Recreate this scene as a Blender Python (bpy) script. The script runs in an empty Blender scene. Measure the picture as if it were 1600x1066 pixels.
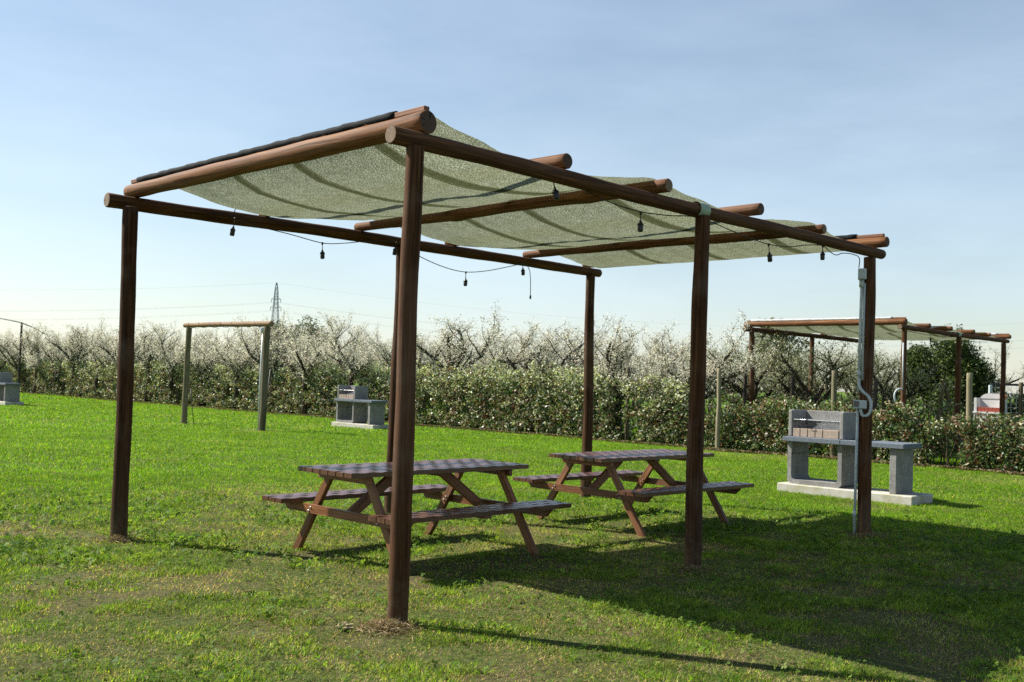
import bpy, bmesh, math, random
import numpy as np
from mathutils import Vector, Matrix
random.seed(7); rng = np.random.default_rng(7)
S = bpy.context.scene
COL = S.collection
PI = math.pi

# ------------------------------------------------------------------ grid of the picnic field
YAW = 0.77615
DV = Vector((math.sin(YAW), math.cos(YAW), 0))      # along the long side of the pergola
NV = Vector((-math.cos(YAW), math.sin(YAW), 0))     # across it, to the left
UP = Vector((0, 0, 1))
ORI = Vector((-0.635, 6.227, 0))
def P(s, t, z): return ORI + DV * s + NV * t + UP * z
HED0 = Vector((9.92, 19.65, 0)); HEDU = Vector((-0.717, 0.697, 0)); HEDN = Vector((0.697, 0.717, 0))
SUN = Vector((-2.4, 0.8, 2.43)).normalized()

# ------------------------------------------------------------------ mesh builder
class MB:
    def __init__(s): s.v = []; s.f = []; s.uv = []; s.mi = []; s.col = []
    def face(s, idx, uvs, mi=0): s.f.append(idx); s.uv.append(uvs); s.mi.append(mi)
    def box(s, c, h, ax=None, bev=0.004, mi=0, uoff=None):
        """chamfered box: centre c, half sizes h, axes ax (3 unit vectors)"""
        c = Vector(c); ax = ax or (Vector((1,0,0)), Vector((0,1,0)), Vector((0,0,1)))
        b = min(bev, min(h) * .45); base = len(s.v); ids = {}
        for sx in (-1,1):
            for sy in (-1,1):
                for sz in (-1,1):
                    for k in range(3):
                        q = [sx*(h[0]-b), sy*(h[1]-b), sz*(h[2]-b)]
                        q[k] = (sx,sy,sz)[k]*h[k]
                        ids[(sx,sy,sz,k)] = len(s.v)
                        s.v.append(c + ax[0]*q[0] + ax[1]*q[1] + ax[2]*q[2])
        lg = max(range(3), key=lambda i: h[i])
        uo = random.random()*20 if uoff is None else uoff
        def uvof(i, k):
            d = s.v[i] - c; q = [d.dot(a) for a in ax]
            o = [j for j in range(3) if j != k]
            u = lg if lg != k else o[0]
            w = [j for j in o if j != u][0]
            return (q[u] + uo, q[w] + uo*.37 + k*.9)
        def add(l, k):
            p = [s.v[i] for i in l]
            n = (p[1]-p[0]).cross(p[2]-p[0]); m = sum(p, Vector())/len(p) - c
            if n.dot(m) < 0: l = l[::-1]
            s.face(l, [uvof(i, k) for i in l], mi)
        for k in range(3):
            o = [j for j in range(3) if j != k]
            for sg in (-1,1):
                l = []
                for a, e in ((-1,-1),(1,-1),(1,1),(-1,1)):
                    q = [0,0,0]; q[k] = sg; q[o[0]] = a; q[o[1]] = e
                    l.append(ids[(*q,k)])
                add(l, k)
            for a in (-1,1):
                for e in (-1,1):
                    q0 = [0,0,0]; q0[o[0]] = a; q0[o[1]] = e; q1 = list(q0); q0[k] = -1; q1[k] = 1
                    add([ids[(*q0,o[0])], ids[(*q1,o[0])], ids[(*q1,o[1])], ids[(*q0,o[1])]], o[0])
        for sx in (-1,1):
            for sy in (-1,1):
                for sz in (-1,1): add([ids[(sx,sy,sz,k)] for k in range(3)], 0)
        return s
    def beam(s, a, b, w, th, side, bev=.004, mi=0):
        """rectangular timber from a to b; width w measured along `side`, thickness th across"""
        a = Vector(a); b = Vector(b); x = (b-a).normalized(); y = Vector(side); y = (y - x*y.dot(x)).normalized(); z = x.cross(y)
        return s.box((a+b)/2, ((b-a).length/2, w/2, th/2), (x,y,z), bev, mi)
    def tube(s, pts, rad, n=8, cap=True, mi=0, capmi=None, jit=0., cham=0.):
        pts = [Vector(p) for p in pts]
        if not hasattr(rad, '__len__'): rad = [rad]*len(pts)
        rad = list(rad)
        if cham:
            d0 = (pts[1]-pts[0]).normalized(); d1 = (pts[-1]-pts[-2]).normalized()
            pts = [pts[0], pts[0]+d0*cham] + pts[1:-1] + [pts[-1]-d1*cham, pts[-1]]
            rad = [rad[0]-cham*.8, rad[0]] + rad[1:-1] + [rad[-1], rad[-1]-cham*.8]
        t = (pts[1]-pts[0]).normalized()
        u = t.orthogonal().normalized(); base = len(s.v); L = 0; uo = random.random()*30; ls = []
        for i, p in enumerate(pts):
            if i: L += (p-pts[i-1]).length
            ls.append(L)
            t = (pts[min(i+1,len(pts)-1)] - pts[max(i-1,0)]).normalized()
            u = (u - t*u.dot(t)).normalized(); w = t.cross(u)
            for k in range(n):
                a = 2*PI*k/n; r = rad[i]*(1 + (random.random()-.5)*jit)
                s.v.append(p + u*(math.cos(a)*r) + w*(math.sin(a)*r))
        rm = max(rad)
        for i in range(len(pts)-1):
            for k in range(n):
                k2 = (k+1) % n
                s.face([base+i*n+k, base+i*n+k2, base+(i+1)*n+k2, base+(i+1)*n+k],
                       [(ls[i]+uo, 2*PI*rm*k/n), (ls[i]+uo, 2*PI*rm*(k+1)/n), (ls[i+1]+uo, 2*PI*rm*(k+1)/n), (ls[i+1]+uo, 2*PI*rm*k/n)], mi)
        if cap:
            cm = mi if capmi is None else capmi
            cu = [(math.cos(2*PI*k/n)*rm, math.sin(2*PI*k/n)*rm) for k in range(n)]
            s.face([base+k for k in range(n)][::-1], cu[::-1], cm)
            s.face([base+(len(pts)-1)*n+k for k in range(n)], cu, cm)
        return s
    def build(s, name, mats, parent=None, loc=None, smooth=False):
        me = bpy.data.meshes.new(name)
        o0 = Vector(loc) if loc is not None else Vector()
        me.from_pydata([v - o0 for v in s.v], [], s.f); me.update()
        uvl = me.uv_layers.new(name='UVMap')
        flat = [c for f in s.uv for q in f for c in q]
        uvl.data.foreach_set('uv', flat)
        mats = mats if isinstance(mats, (list,tuple)) else [mats]
        for m in mats: me.materials.append(m)
        me.polygons.foreach_set('material_index', s.mi)
        if smooth: me.polygons.foreach_set('use_smooth', [len(f) == 4 for f in s.f])
        o = bpy.data.objects.new(name, me); COL.objects.link(o)
        if parent is not None: o.parent = parent
        if loc is not None: o.location = loc
        return o

def np_mesh(name, verts, faces_n, mat, col=None, parent=None, nrm=None):
    """fast mesh from arrays; verts (N,3) laid out face after face, faces_n corners each; col (N,3) per-vertex colour of the leaf itself"""
    me = bpy.data.meshes.new(name); n = len(verts); k = n//faces_n
    me.vertices.add(n); me.vertices.foreach_set('co', np.ascontiguousarray(verts, dtype=np.float32).ravel())
    me.loops.add(n); me.loops.foreach_set('vertex_index', np.arange(n, dtype=np.int32))
    me.polygons.add(k); me.polygons.foreach_set('loop_start', np.arange(0, n, faces_n, dtype=np.int32))
    me.polygons.foreach_set('loop_total', np.full(k, faces_n, dtype=np.int32))
    if col is not None:
        a = me.color_attributes.new('Col', 'FLOAT_COLOR', 'POINT')
        c4 = np.ones((n,4), np.float32); c4[:,:3] = col; a.data.foreach_set('color', c4.ravel())
    me.update(calc_edges=True); me.materials.append(mat)
    o = bpy.data.objects.new(name, me); COL.objects.link(o)
    if parent is not None: o.parent = parent
    return o

def tag(o, label=None, cat=None, group=None, kind=None):
    if label: o['label'] = label
    if cat: o['category'] = cat
    if group: o['group'] = group
    if kind: o['kind'] = kind
    return o
def empty(name, loc=(0,0,0), rz=0):
    o = bpy.data.objects.new(name, None); COL.objects.link(o); o.location = loc; o.rotation_euler = (0,0,rz); o.empty_display_size = .2
    return o
def copy_tree(o, parent=None):
    c = o.copy(); COL.objects.link(c)
    if parent is not None: c.parent = parent
    for ch in list(o.children): copy_tree(ch, c)
    return c

# ------------------------------------------------------------------ numpy value noise
def vnoise(x, y, seed=0):
    xi = np.floor(x).astype(np.int64); yi = np.floor(y).astype(np.int64); fx = x-xi; fy = y-yi
    fx = fx*fx*(3-2*fx); fy = fy*fy*(3-2*fy)
    def hsh(a, b):
        h = (a*374761393 + b*668265263 + seed*974711) & 0xffffffff
        h = ((h ^ (h >> 13))*1274126177) & 0xffffffff
        return ((h ^ (h >> 16)) & 0xffff)/65535.
    return (hsh(xi,yi)*(1-fx)+hsh(xi+1,yi)*fx)*(1-fy) + (hsh(xi,yi+1)*(1-fx)+hsh(xi+1,yi+1)*fx)*fy
def fbm(x, y, seed=0, o=3):
    a = 0; w = 1; tot = 0
    for i in range(o): a = a + w*vnoise(x*2**i, y*2**i, seed+i*17); tot += w; w *= .55
    return a/tot
def sstep(a, b, x): t = np.clip((x-a)/(b-a), 0, 1); return t*t*(3-2*t)

# ------------------------------------------------------------------ materials
def newmat(name):
    m = bpy.data.materials.new(name); m.use_nodes = True; nt = m.node_tree
    return m, nt, nt.nodes, nt.links, nt.nodes['Principled BSDF']
def mapping(nt, src, scale):
    tc = nt.nodes.new('ShaderNodeTexCoord'); mp = nt.nodes.new('ShaderNodeMapping')
    mp.inputs['Scale'].default_value = scale; nt.links.new(tc.outputs[src], mp.inputs['Vector']); return mp
def noise(nt, vec, scale, detail=4, rough=.55):
    n = nt.nodes.new('ShaderNodeTexNoise'); n.inputs['Scale'].default_value = scale; n.inputs['Detail'].default_value = detail; n.inputs['Roughness'].default_value = rough
    nt.links.new(vec, n.inputs['Vector']); return n
def ramp(nt, fac, stops):
    r = nt.nodes.new('ShaderNodeValToRGB'); e = r.color_ramp.elements
    while len(e) > 1: e.remove(e[0])
    e[0].position = stops[0][0]; e[0].color = (*stops[0][1], 1)
    for p_, c in stops[1:]:
        q = e.new(p_); q.color = (*c, 1)
    nt.links.new(fac, r.inputs['Fac']); return r
def mixc(nt, fac, a, b, mode='MIX'):
    m = nt.nodes.new('ShaderNodeMix'); m.data_type = 'RGBA'; m.blend_type = mode
    if isinstance(fac, (int,float)): m.inputs[0].default_value = fac
    else: nt.links.new(fac, m.inputs[0])
    for i, q in ((6,a),(7,b)):
        if isinstance(q, tuple): m.inputs[i].default_value = (*q,1)
        else: nt.links.new(q, m.inputs[i])
    return m.outputs[2]
def bump(nt, height, strength, dist, bsdf):
    b = nt.nodes.new('ShaderNodeBump'); b.inputs['Strength'].default_value = strength; b.inputs['Distance'].default_value = dist
    nt.links.new(height, b.inputs['Height']); nt.links.new(b.outputs[0], bsdf.inputs['Normal']); return b
def math_(nt, op, a, b=None):
    m = nt.nodes.new('ShaderNodeMath'); m.operation = op
    for i, q in ((0,a),(1,b)):
        if q is None: continue
        if isinstance(q, (int,float)): m.inputs[i].default_value = q
        else: nt.links.new(q, m.inputs[i])
    return m.outputs[0]

def wood(name, dark, mid, light, rough=.6, spec=.4, crack=.5, gs=1., objvar=.25, splash=False):
    m, nt, N, L, B = newmat(name)
    tc = N.new('ShaderNodeTexCoord'); oi = N.new('ShaderNodeObjectInfo')
    add = N.new('ShaderNodeVectorMath'); add.operation = 'ADD'
    cx = N.new('ShaderNodeCombineXYZ'); L.new(math_(nt,'MULTIPLY',oi.outputs['Random'],37.), cx.inputs[0]); L.new(cx.outputs[0], cx.inputs[0]) if False else None
    L.new(tc.outputs['UV'], add.inputs[0]); L.new(cx.outputs[0], add.inputs[1])
    def mp(sc):
        q = N.new('ShaderNodeMapping'); q.inputs['Scale'].default_value = sc; L.new(add.outputs[0], q.inputs['Vector']); return q.outputs[0]
    n1 = noise(nt, mp((1.6*gs, 38*gs, 1)), 1., 5, .6)      # grain along the log
    n1.inputs['Distortion'].default_value = .9
    n2 = noise(nt, mp((.9*gs, 5*gs, 1)), 1., 3, .5)        # broad weathering
    n3 = noise(nt, mp((1.1*gs, 26*gs, 1)), 1., 2, .45)     # checks / cracks
    n4 = noise(nt, mp((40, 60, 1)), 1., 3, .6)
    c = ramp(nt, n1.outputs[0], [(.33,dark),(.5,mid),(.68,light)])
    n5 = noise(nt, mp((.35,2.2,1)), 1., 3, .6); n6 = noise(nt, mp((.28*gs,20*gs,1)), 1., 2, .4); n7 = noise(nt, mp((7,13,1)), 1., 2, .5)
    fade = ramp(nt, n5.outputs[0], [(.45,(0,0,0)),(.68,(.55,.55,.55))])
    c1 = mixc(nt, fade.outputs[0], c.outputs[0], tuple(.55*a_+.45*sum(light)/3*b_ for a_,b_ in zip(light,(1.1,1.,.9))))
    kn = ramp(nt, n7.outputs[0], [(.70,(0,0,0)),(.76,(.8,.8,.8))])
    c1 = mixc(nt, kn.outputs[0], c1, tuple(q*.4 for q in dark))
    c2 = mixc(nt, math_(nt,'MULTIPLY',n2.outputs[0],.7), c1, dark)
    ck_a = ramp(nt, n3.outputs[0], [(.63,(0,0,0)),(.67,(.7,.7,.7))]); ck_b = ramp(nt, n6.outputs[0], [(.64,(0,0,0)),(.655,(1,1,1)),(.67,(1,1,1)),(.685,(0,0,0))])
    ck = N.new('ShaderNodeMix'); ck.data_type = 'RGBA'; ck.blend_type = 'LIGHTEN'; ck.inputs[0].default_value = 1.; L.new(ck_a.outputs[0], ck.inputs[6]); L.new(ck_b.outputs[0], ck.inputs[7])
    c3 = mixc(nt, math_(nt,'MULTIPLY',ck.outputs[2],crack), c2, tuple(q*.3 for q in dark))
    hv = N.new('ShaderNodeHueSaturation'); L.new(c3, hv.inputs['Color'])
    mr = N.new('ShaderNodeMapRange'); mr.inputs['To Min'].default_value = 1-objvar; mr.inputs['To Max'].default_value = 1+objvar
    L.new(oi.outputs['Random'], mr.inputs['Value']); L.new(mr.outputs[0], hv.inputs['Value'])
    fin = hv.outputs[0]
    if splash:      # mud splashed on the foot of the post, bleached patches near its top
        sz = N.new('ShaderNodeSeparateXYZ'); L.new(tc.outputs['Object'], sz.inputs[0]); nz = noise(nt, tc.outputs['Object'], 14, 4, .7); nb = noise(nt, tc.outputs['Object'], 2.3, 3, .6)
        mz = N.new('ShaderNodeMapRange'); mz.inputs['From Min'].default_value = .42; mz.inputs['From Max'].default_value = .02; L.new(sz.outputs[2], mz.inputs['Value'])
        fin = mixc(nt, math_(nt,'MULTIPLY', mz.outputs[0], ramp(nt, nz.outputs[0], [(.35,(0,0,0)),(.65,(.9,.9,.9))]).outputs[0]), fin, (.115,.085,.05))
        fin = mixc(nt, ramp(nt, nb.outputs[0], [(.5,(0,0,0)),(.72,(.45,.45,.45))]).outputs[0], fin, (.16,.115,.085))
    L.new(fin, B.inputs['Base Color'])
    B.inputs['Roughness'].default_value = rough; B.inputs['Specular IOR Level'].default_value = spec
    hh = math_(nt,'SUBTRACT', math_(nt,'ADD', n1.outputs[0], math_(nt,'MULTIPLY',n4.outputs[0],.25)), math_(nt,'MULTIPLY',ck.outputs[2],1.2*crack))
    bump(nt, hh, .55, .004, B)
    return m
def endgrain(name, dark, light):
    m, nt, N, L, B = newmat(name)
    mp = mapping(nt, 'UV', (1,1,1))
    ns = noise(nt, mp.outputs[0], 25, 3)
    w = N.new('ShaderNodeTexWave'); w.wave_type = 'RINGS'; w.rings_direction = 'Z'; w.inputs['Scale'].default_value = 38; w.inputs['Distortion'].default_value = 2.5; w.inputs['Detail'].default_value = 3
    L.new(mp.outputs[0], w.inputs['Vector'])
    c = ramp(nt, w.outputs[0], [(0,dark),(1,light)])
    L.new(mixc(nt, math_(nt,'MULTIPLY',ns.outputs[0],.8), c.outputs[0], tuple(q*.6 for q in dark)), B.inputs['Base Color'])
    gd = N.new('ShaderNodeTexGradient'); gd.gradient_type = 'RADIAL'; L.new(mp.outputs[0], gd.inputs[0])
    oi = N.new('ShaderNodeObjectInfo'); rn = N.new('ShaderNodeTexNoise'); rn.noise_dimensions = '1D'; rn.inputs['Scale'].default_value = 11; rn.inputs['Detail'].default_value = 1
    L.new(math_(nt,'ADD',gd.outputs['Fac'],math_(nt,'MULTIPLY',oi.outputs['Random'],9.)), rn.inputs['W'])
    rc = ramp(nt, rn.outputs[0], [(.66,(0,0,0)),(.70,(1,1,1))])
    L.new(mixc(nt, math_(nt,'MULTIPLY',rc.outputs[0],.85), mixc(nt, math_(nt,'MULTIPLY',ns.outputs[0],.8), c.outputs[0], tuple(q*.6 for q in dark)), tuple(q*.2 for q in dark)), B.inputs['Base Color'])
    B.inputs['Roughness'].default_value = .8; bump(nt, w.outputs[0], .4, .003, B); return m

M = {}
M['log'] = wood('stained_log', (.034,.0145,.006), (.095,.038,.013), (.20,.090,.037), .72, .15, .5)
M['log_post'] = wood('post_timber', (.028,.011,.004), (.082,.034,.0125), (.175,.082,.036), .75, .12, .65, 1., .3, True)
M['log_red'] = wood('stained_log_pale', (.060,.022,.007), (.185,.076,.025), (.32,.15,.06), .7, .15, .7)  # paler brown than the other stained logs, used on the roof beams
M['log_end'] = endgrain('log_end_grain', (.05,.024,.014), (.15,.082,.048))
M['log_end_pale'] = endgrain('log_end_grain_pale', (.16,.10,.06), (.34,.24,.15))
M['log_grey'] = wood('weathered_pole', (.075,.06,.034), (.15,.125,.07), (.24,.205,.12), .85, .2, .6)
M['stake_pale'] = wood('pale_stake', (.13,.11,.065), (.22,.19,.115), (.31,.27,.17), .85, .2, .5)
M['log_tan'] = wood('tan_pole', (.13,.075,.036), (.24,.145,.075), (.35,.225,.125), .75, .2, .5)
M['stake_dark'] = wood('dark_stake', (.03,.024,.02), (.07,.055,.045), (.13,.10,.08), .8, .2, .6)
M['batten'] = wood('pine_batten', (.14,.055,.028), (.26,.11,.055), (.36,.17,.09), .6, .3, .3)
M['table_wood'] = wood('table_timber', (.078,.027,.009), (.20,.076,.024), (.34,.15,.058), .5, .4, .25, 1.2)
M['bark'] = wood('bark', (.016,.012,.009), (.05,.038,.027), (.11,.09,.06), .9, .1, .6, 1.5)

def m_board():
    # varnished table boards: shallow machined waves along each board break up the reflections
    m, nt, N, L, B = newmat('varnished_board')
    tc = N.new('ShaderNodeTexCoord')
    def mp(sc):
        q = N.new('ShaderNodeMapping'); q.inputs['Scale'].default_value = sc; L.new(tc.outputs['UV'], q.inputs['Vector']); return q.outputs[0]
    n1 = noise(nt, mp((2.2,45,1)), 1., 5, .6); n2 = noise(nt, mp((3,7,1)), 1., 3)
    c = ramp(nt, n1.outputs[0], [(.3,(.055,.020,.012)),(.55,(.115,.046,.028)),(.75,(.20,.09,.055))])
    L.new(mixc(nt, math_(nt,'MULTIPLY',n2.outputs[0],.6), c.outputs[0], (.06,.028,.02)), B.inputs['Base Color'])
    r_ = ramp(nt, n2.outputs[0], [(.3,(.2,)*3),(.7,(.36,)*3)]); L.new(r_.outputs[0], B.inputs['Roughness'])
    B.inputs['Specular IOR Level'].default_value = .8
    bump(nt, n1.outputs[0], .25, .002, B)
    return m
M['board'] = m_board()

def stone(name, base, speck_d, speck_l, scale=90, bumpd=.004, stain=None):
    m, nt, N, L, B = newmat(name)
    tc = N.new('ShaderNodeTexCoord'); v = tc.outputs['Object']
    n1 = noise(nt, v, scale, 3, .7); n2 = noise(nt, v, scale*.35, 3, .6); n3 = noise(nt, v, 2.2, 4, .6)
    c = ramp(nt, n1.outputs[0], [(.32,speck_d),(.46,base),(.56,base),(.70,speck_l)])
    c2 = mixc(nt, math_(nt,'MULTIPLY',n3.outputs[0],.55), c.outputs[0], tuple(q*.72 for q in base))
    if stain:
        sx = N.new('ShaderNodeSeparateXYZ'); L.new(v, sx.inputs[0])
        n4 = noise(nt, v, 5, 4, .65)
        st = ramp(nt, n4.outputs[0], [(.42,(0,0,0)),(.62,(1,1,1))])
        c2 = mixc(nt, math_(nt,'MULTIPLY',st.outputs[0],.6), c2, stain)
    L.new(c2, B.inputs['Base Color']); B.inputs['Roughness'].default_value = .88; B.inputs['Specular IOR Level'].default_value = .2
    bump(nt, math_(nt,'ADD',n1.outputs[0],n2.outputs[0]), .6, bumpd, B); return m
M['concrete'] = stone('grey_aggregate', (.265,.258,.248), (.12,.118,.115), (.44,.42,.40), 60, stain=(.15,.145,.138))
M['worktop'] = stone('blue_grey_worktop', (.13,.155,.185), (.05,.06,.075), (.30,.33,.37), 80)
M['slab'] = stone('pale_concrete_slab', (.50,.48,.43), (.36,.34,.29), (.60,.58,.53), 40, .003, stain=(.30,.29,.16))
M['firebrick'] = stone('firebrick', (.36,.285,.23), (.20,.15,.12), (.48,.40,.34), 70)
M['clod'] = stone('yellow_clod', (.30,.25,.13), (.16,.12,.06), (.42,.36,.2), 70)
M['white_stone'] = stone('white_masonry', (.62,.61,.60), (.5,.49,.48), (.74,.73,.72), 50, .002)
M['redbrick'] = stone('red_brick', (.36,.085,.06), (.24,.06,.045), (.45,.13,.09), 60, .002)

def plain(name, c, rough=.5, metal=0., spec=.5, nscale=0, namp=.2):
    m, nt, N, L, B = newmat(name)
    if nscale:
        tc = N.new('ShaderNodeTexCoord'); n = noise(nt, tc.outputs['Object'], nscale, 4)
        L.new(ramp(nt, n.outputs[0], [(.3,tuple(q*(1-namp) for q in c)),(.7,tuple(min(1,q*(1+namp)) for q in c))]).outputs[0], B.inputs['Base Color'])
    else: B.inputs['Base Color'].default_value = (*c,1)
    B.inputs['Roughness'].default_value = rough; B.inputs['Metallic'].default_value = metal; B.inputs['Specular IOR Level'].default_value = spec
    return m
M['cable'] = plain('black_rubber', (.012,.012,.014), .45, nscale=30)
M['pvc'] = plain('grey_pvc', (.47,.52,.53), .4, nscale=14, namp=.12)
M['steel'] = plain('galvanised_steel', (.62,.63,.65), .35, .9, nscale=20, namp=.15)
M['pylon'] = plain('pylon_steel', (.17,.21,.24), .6, .2, nscale=.3, namp=.2)
M['wire'] = plain('power_wire', (.55,.60,.65), .6)
M['green_tape'] = plain('pale_green_tape', (.26,.34,.25), .5, nscale=20)
M['dark_metal'] = plain('dark_painted_rail', (.03,.033,.036), .5, nscale=9)
M['white_hem'] = plain('white_hem', (.42,.42,.42), .6, nscale=12)
M['orange'] = plain('orange_plastic', (.62,.19,.02), .5, nscale=20)
M['bolt'] = plain('zinc_bolt', (.45,.46,.48), .4, 1.)
M['window'] = plain('socket_window', (.12,.11,.10), .25)

def m_cloth():
    m, nt, N, L, B = newmat('knitted_shade_net'); out = [n for n in N if n.type == 'OUTPUT_MATERIAL'][0]
    tc = N.new('ShaderNodeTexCoord')
    def mp(sc):
        q = N.new('ShaderNodeMapping'); q.inputs['Scale'].default_value = sc; L.new(tc.outputs['UV'], q.inputs['Vector']); return q.outputs[0]
    n1 = noise(nt, mp((170,60,1)), 1., 3, .68)        # knitted tapes
    n2 = noise(nt, mp((24,9,1)), 1., 4, .65)
    n3 = noise(nt, mp((1.3,1.1,1)), 1., 3)
    # seams: the net is doubled in five bands that run with its length (v = metres across)
    sx = N.new('ShaderNodeSeparateXYZ'); L.new(tc.outputs['UV'], sx.inputs[0])
    seam = None
    for t0 in (.72, 1.72, 2.58):
        e = math_(nt,'ABSOLUTE', math_(nt,'SUBTRACT', sx.outputs[1], t0))
        r_ = ramp(nt, e, [(.034,(1,1,1)),(.066,(0,0,0))])
        seam = r_.outputs[0] if seam is None else math_(nt,'MAXIMUM',seam,r_.outputs[0])
    for t0 in (.775, 1.66, 2.52):
        e = math_(nt,'ABSOLUTE', math_(nt,'SUBTRACT', sx.outputs[1], t0))
        r_ = ramp(nt, e, [(.004,(1,1,1)),(.007,(0,0,0))])
        line = r_.outputs[0]; seam = math_(nt,'ADD',seam,math_(nt,'MULTIPLY',line,.9))
    body = math_(nt,'ADD', math_(nt,'MULTIPLY',n1.outputs[0],.85), math_(nt,'MULTIPLY',n2.outputs[0],.15))
    c = ramp(nt, body, [(.36,(.048,.053,.026)),(.5,(.128,.140,.082)),(.64,(.58,.61,.46))])
    c = mixc(nt, math_(nt,'MULTIPLY',n3.outputs[0],.25), c.outputs[0], (.11,.13,.065))
    c = mixc(nt, math_(nt,'MINIMUM',math_(nt,'MULTIPLY',seam,.8),.95), c, (.030,.034,.008))
    tr = N.new('ShaderNodeBsdfTranslucent'); L.new(c, tr.inputs['Color'])
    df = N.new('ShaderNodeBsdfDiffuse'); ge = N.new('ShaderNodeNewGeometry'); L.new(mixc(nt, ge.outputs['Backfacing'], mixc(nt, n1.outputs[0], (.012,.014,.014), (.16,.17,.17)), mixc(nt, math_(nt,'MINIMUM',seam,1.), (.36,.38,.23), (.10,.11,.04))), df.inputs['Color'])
    mx = N.new('ShaderNodeMixShader'); mx.inputs[0].default_value = .42; L.new(tr.outputs[0], mx.inputs[1]); L.new(df.outputs[0], mx.inputs[2])
    tp = N.new('ShaderNodeBsdfTransparent')
    holes = ramp(nt, n1.outputs[0], [(.52,(0,0,0)),(.72,(.28,.28,.28))])
    m2 = N.new('ShaderNodeMixShader'); L.new(math_(nt,'MULTIPLY',holes.outputs[0],math_(nt,'SUBTRACT',1.,math_(nt,'MINIMUM',seam,1.))), m2.inputs[0]); L.new(mx.outputs[0], m2.inputs[1]); L.new(tp.outputs[0], m2.inputs[2])
    L.new(m2.outputs[0], out.inputs['Surface'])
    return m
M['cloth'] = m_cloth()
def m_roll():
    m, nt, N, L, B = newmat('rolled_net_edge'); mp = mapping(nt,'UV',(60,90,1)); n = noise(nt, mp.outputs[0], 1., 4, .75)
    L.new(ramp(nt, n.outputs[0], [(.50,(.004,.005,.006)),(.64,(.014,.017,.019)),(.74,(.30,.31,.30))]).outputs[0], B.inputs['Base Color'])
    B.inputs['Roughness'].default_value = .8; B.inputs['Specular IOR Level'].default_value = .15; bump(nt, n.outputs[0], .8, .006, B); return m
M['roll'] = m_roll()

def foliage(name, trans=.45, rough=.45, spec=.4, tint=(1.15,1.2,.55)):
    m, nt, N, L, B = newmat(name); out = [n for n in N if n.type == 'OUTPUT_MATERIAL'][0]
    at = N.new('ShaderNodeAttribute'); at.attribute_name = 'Col'
    tc = N.new('ShaderNodeTexCoord'); n = noise(nt, tc.outputs['Object'], 3, 2)
    c = mixc(nt, .35, at.outputs['Color'], mixc(nt, 1., at.outputs['Color'], ramp(nt,n.outputs[0],[(.3,(.55,.6,.5)),(.7,(1.4,1.35,1.3))]).outputs[0], 'MULTIPLY'))
    L.new(c, B.inputs['Base Color']); B.inputs['Roughness'].default_value = rough; B.inputs['Specular IOR Level'].default_value = spec
    tr = N.new('ShaderNodeBsdfTranslucent'); L.new(mixc(nt, 1., c, tint, 'MULTIPLY'), tr.inputs['Color'])
    mx = N.new('ShaderNodeMixShader'); mx.inputs[0].default_value = trans
    L.new(B.outputs[0], mx.inputs[1]); L.new(tr.outputs[0], mx.inputs[2]); L.new(mx.outputs[0], out.inputs['Surface']); return m
M['grass'] = foliage('grass_blade', .5, .6, .2)
M['leaf'] = foliage('hedge_leaf', .28, .42, .4)
M['laurel'] = foliage('laurel_leaf', .25, .55, .25)
M['bloom'] = foliage('blossom', .5, .7, .1, (1.,.98,.9))
M['litter'] = foliage('dry_leaf', .2, .8, .1)

def m_lawn():
    m, nt, N, L, B = newmat('lawn_soil')
    g = N.new('ShaderNodeNewGeometry'); v = g.outputs['Position']
    n1 = noise(nt, v, .9, 5, .6); n2 = noise(nt, v, 22, 4, .7); n3 = noise(nt, v, .16, 3, .5)
    c = ramp(nt, n2.outputs[0], [(.3,(.016,.026,.006)),(.5,(.05,.075,.014)),(.7,(.11,.12,.035))])
    c2 = mixc(nt, ramp(nt, n1.outputs[0], [(.45,(0,0,0)),(.65,(1,1,1))]).outputs[0], c.outputs[0], mixc(nt, n2.outputs[0], (.04,.035,.016), (.14,.11,.06)))
    # far away the sward closes up and only its green is left
    ln = N.new('ShaderNodeVectorMath'); ln.operation = 'LENGTH'; L.new(v, ln.inputs[0])
    far = N.new('ShaderNodeMapRange'); far.inputs['From Min'].default_value = 12; far.inputs['From Max'].default_value = 26; L.new(ln.outputs['Value'], far.inputs['Value'])
    gr = mixc(nt, n2.outputs[0], (.045,.10,.010), (.11,.20,.022))
    gr = mixc(nt, math_(nt,'MULTIPLY',n3.outputs[0],.5), gr, (.12,.16,.03))
    L.new(mixc(nt, far.outputs[0], c2, gr), B.inputs['Base Color'])
    B.inputs['Roughness'].default_value = .95; B.inputs['Specular IOR Level'].default_value = .1
    bump(nt, n2.outputs[0], .8, .03, B); return m
M['lawn'] = m_lawn()

# ------------------------------------------------------------------ logs
def log(mb, a, b, r0, r1, n=22, wob=.006, step=.10, knots=(), capmi=1, bow=0., rv=.03):
    a = Vector(a); b = Vector(b); L = (b-a).length; k = max(4, int(L/step)); d = (b-a)/L
    u = d.orthogonal().normalized(); w = d.cross(u); ph = [random.random()*6 for _ in range(6)]
    pts = []; rad = []
    for i in range(k+1):
        q = i/k; e = math.sin(PI*q)
        o = u*(wob*e*math.sin(q*5+ph[0]) + wob*.5*math.sin(q*13+ph[1])*e) + w*(wob*e*math.sin(q*4+ph[2]) + wob*.5*e*math.sin(q*11+ph[3])) - UP*(bow*e)
        r = (r0+(r1-r0)*q)*(1 + rv*math.sin(q*L*4.2+ph[4]) + rv*.7*math.sin(q*L*9.7+ph[5]))
        for kq, ka in knots: r += ka*math.exp(-((q-kq)*L/.09)**2)
        pts.append(a + d*(L*q) + o); rad.append(r)
    mb.tube(pts, rad, n, True, 0, capmi, jit=.012, cham=.008)
    return mb

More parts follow.
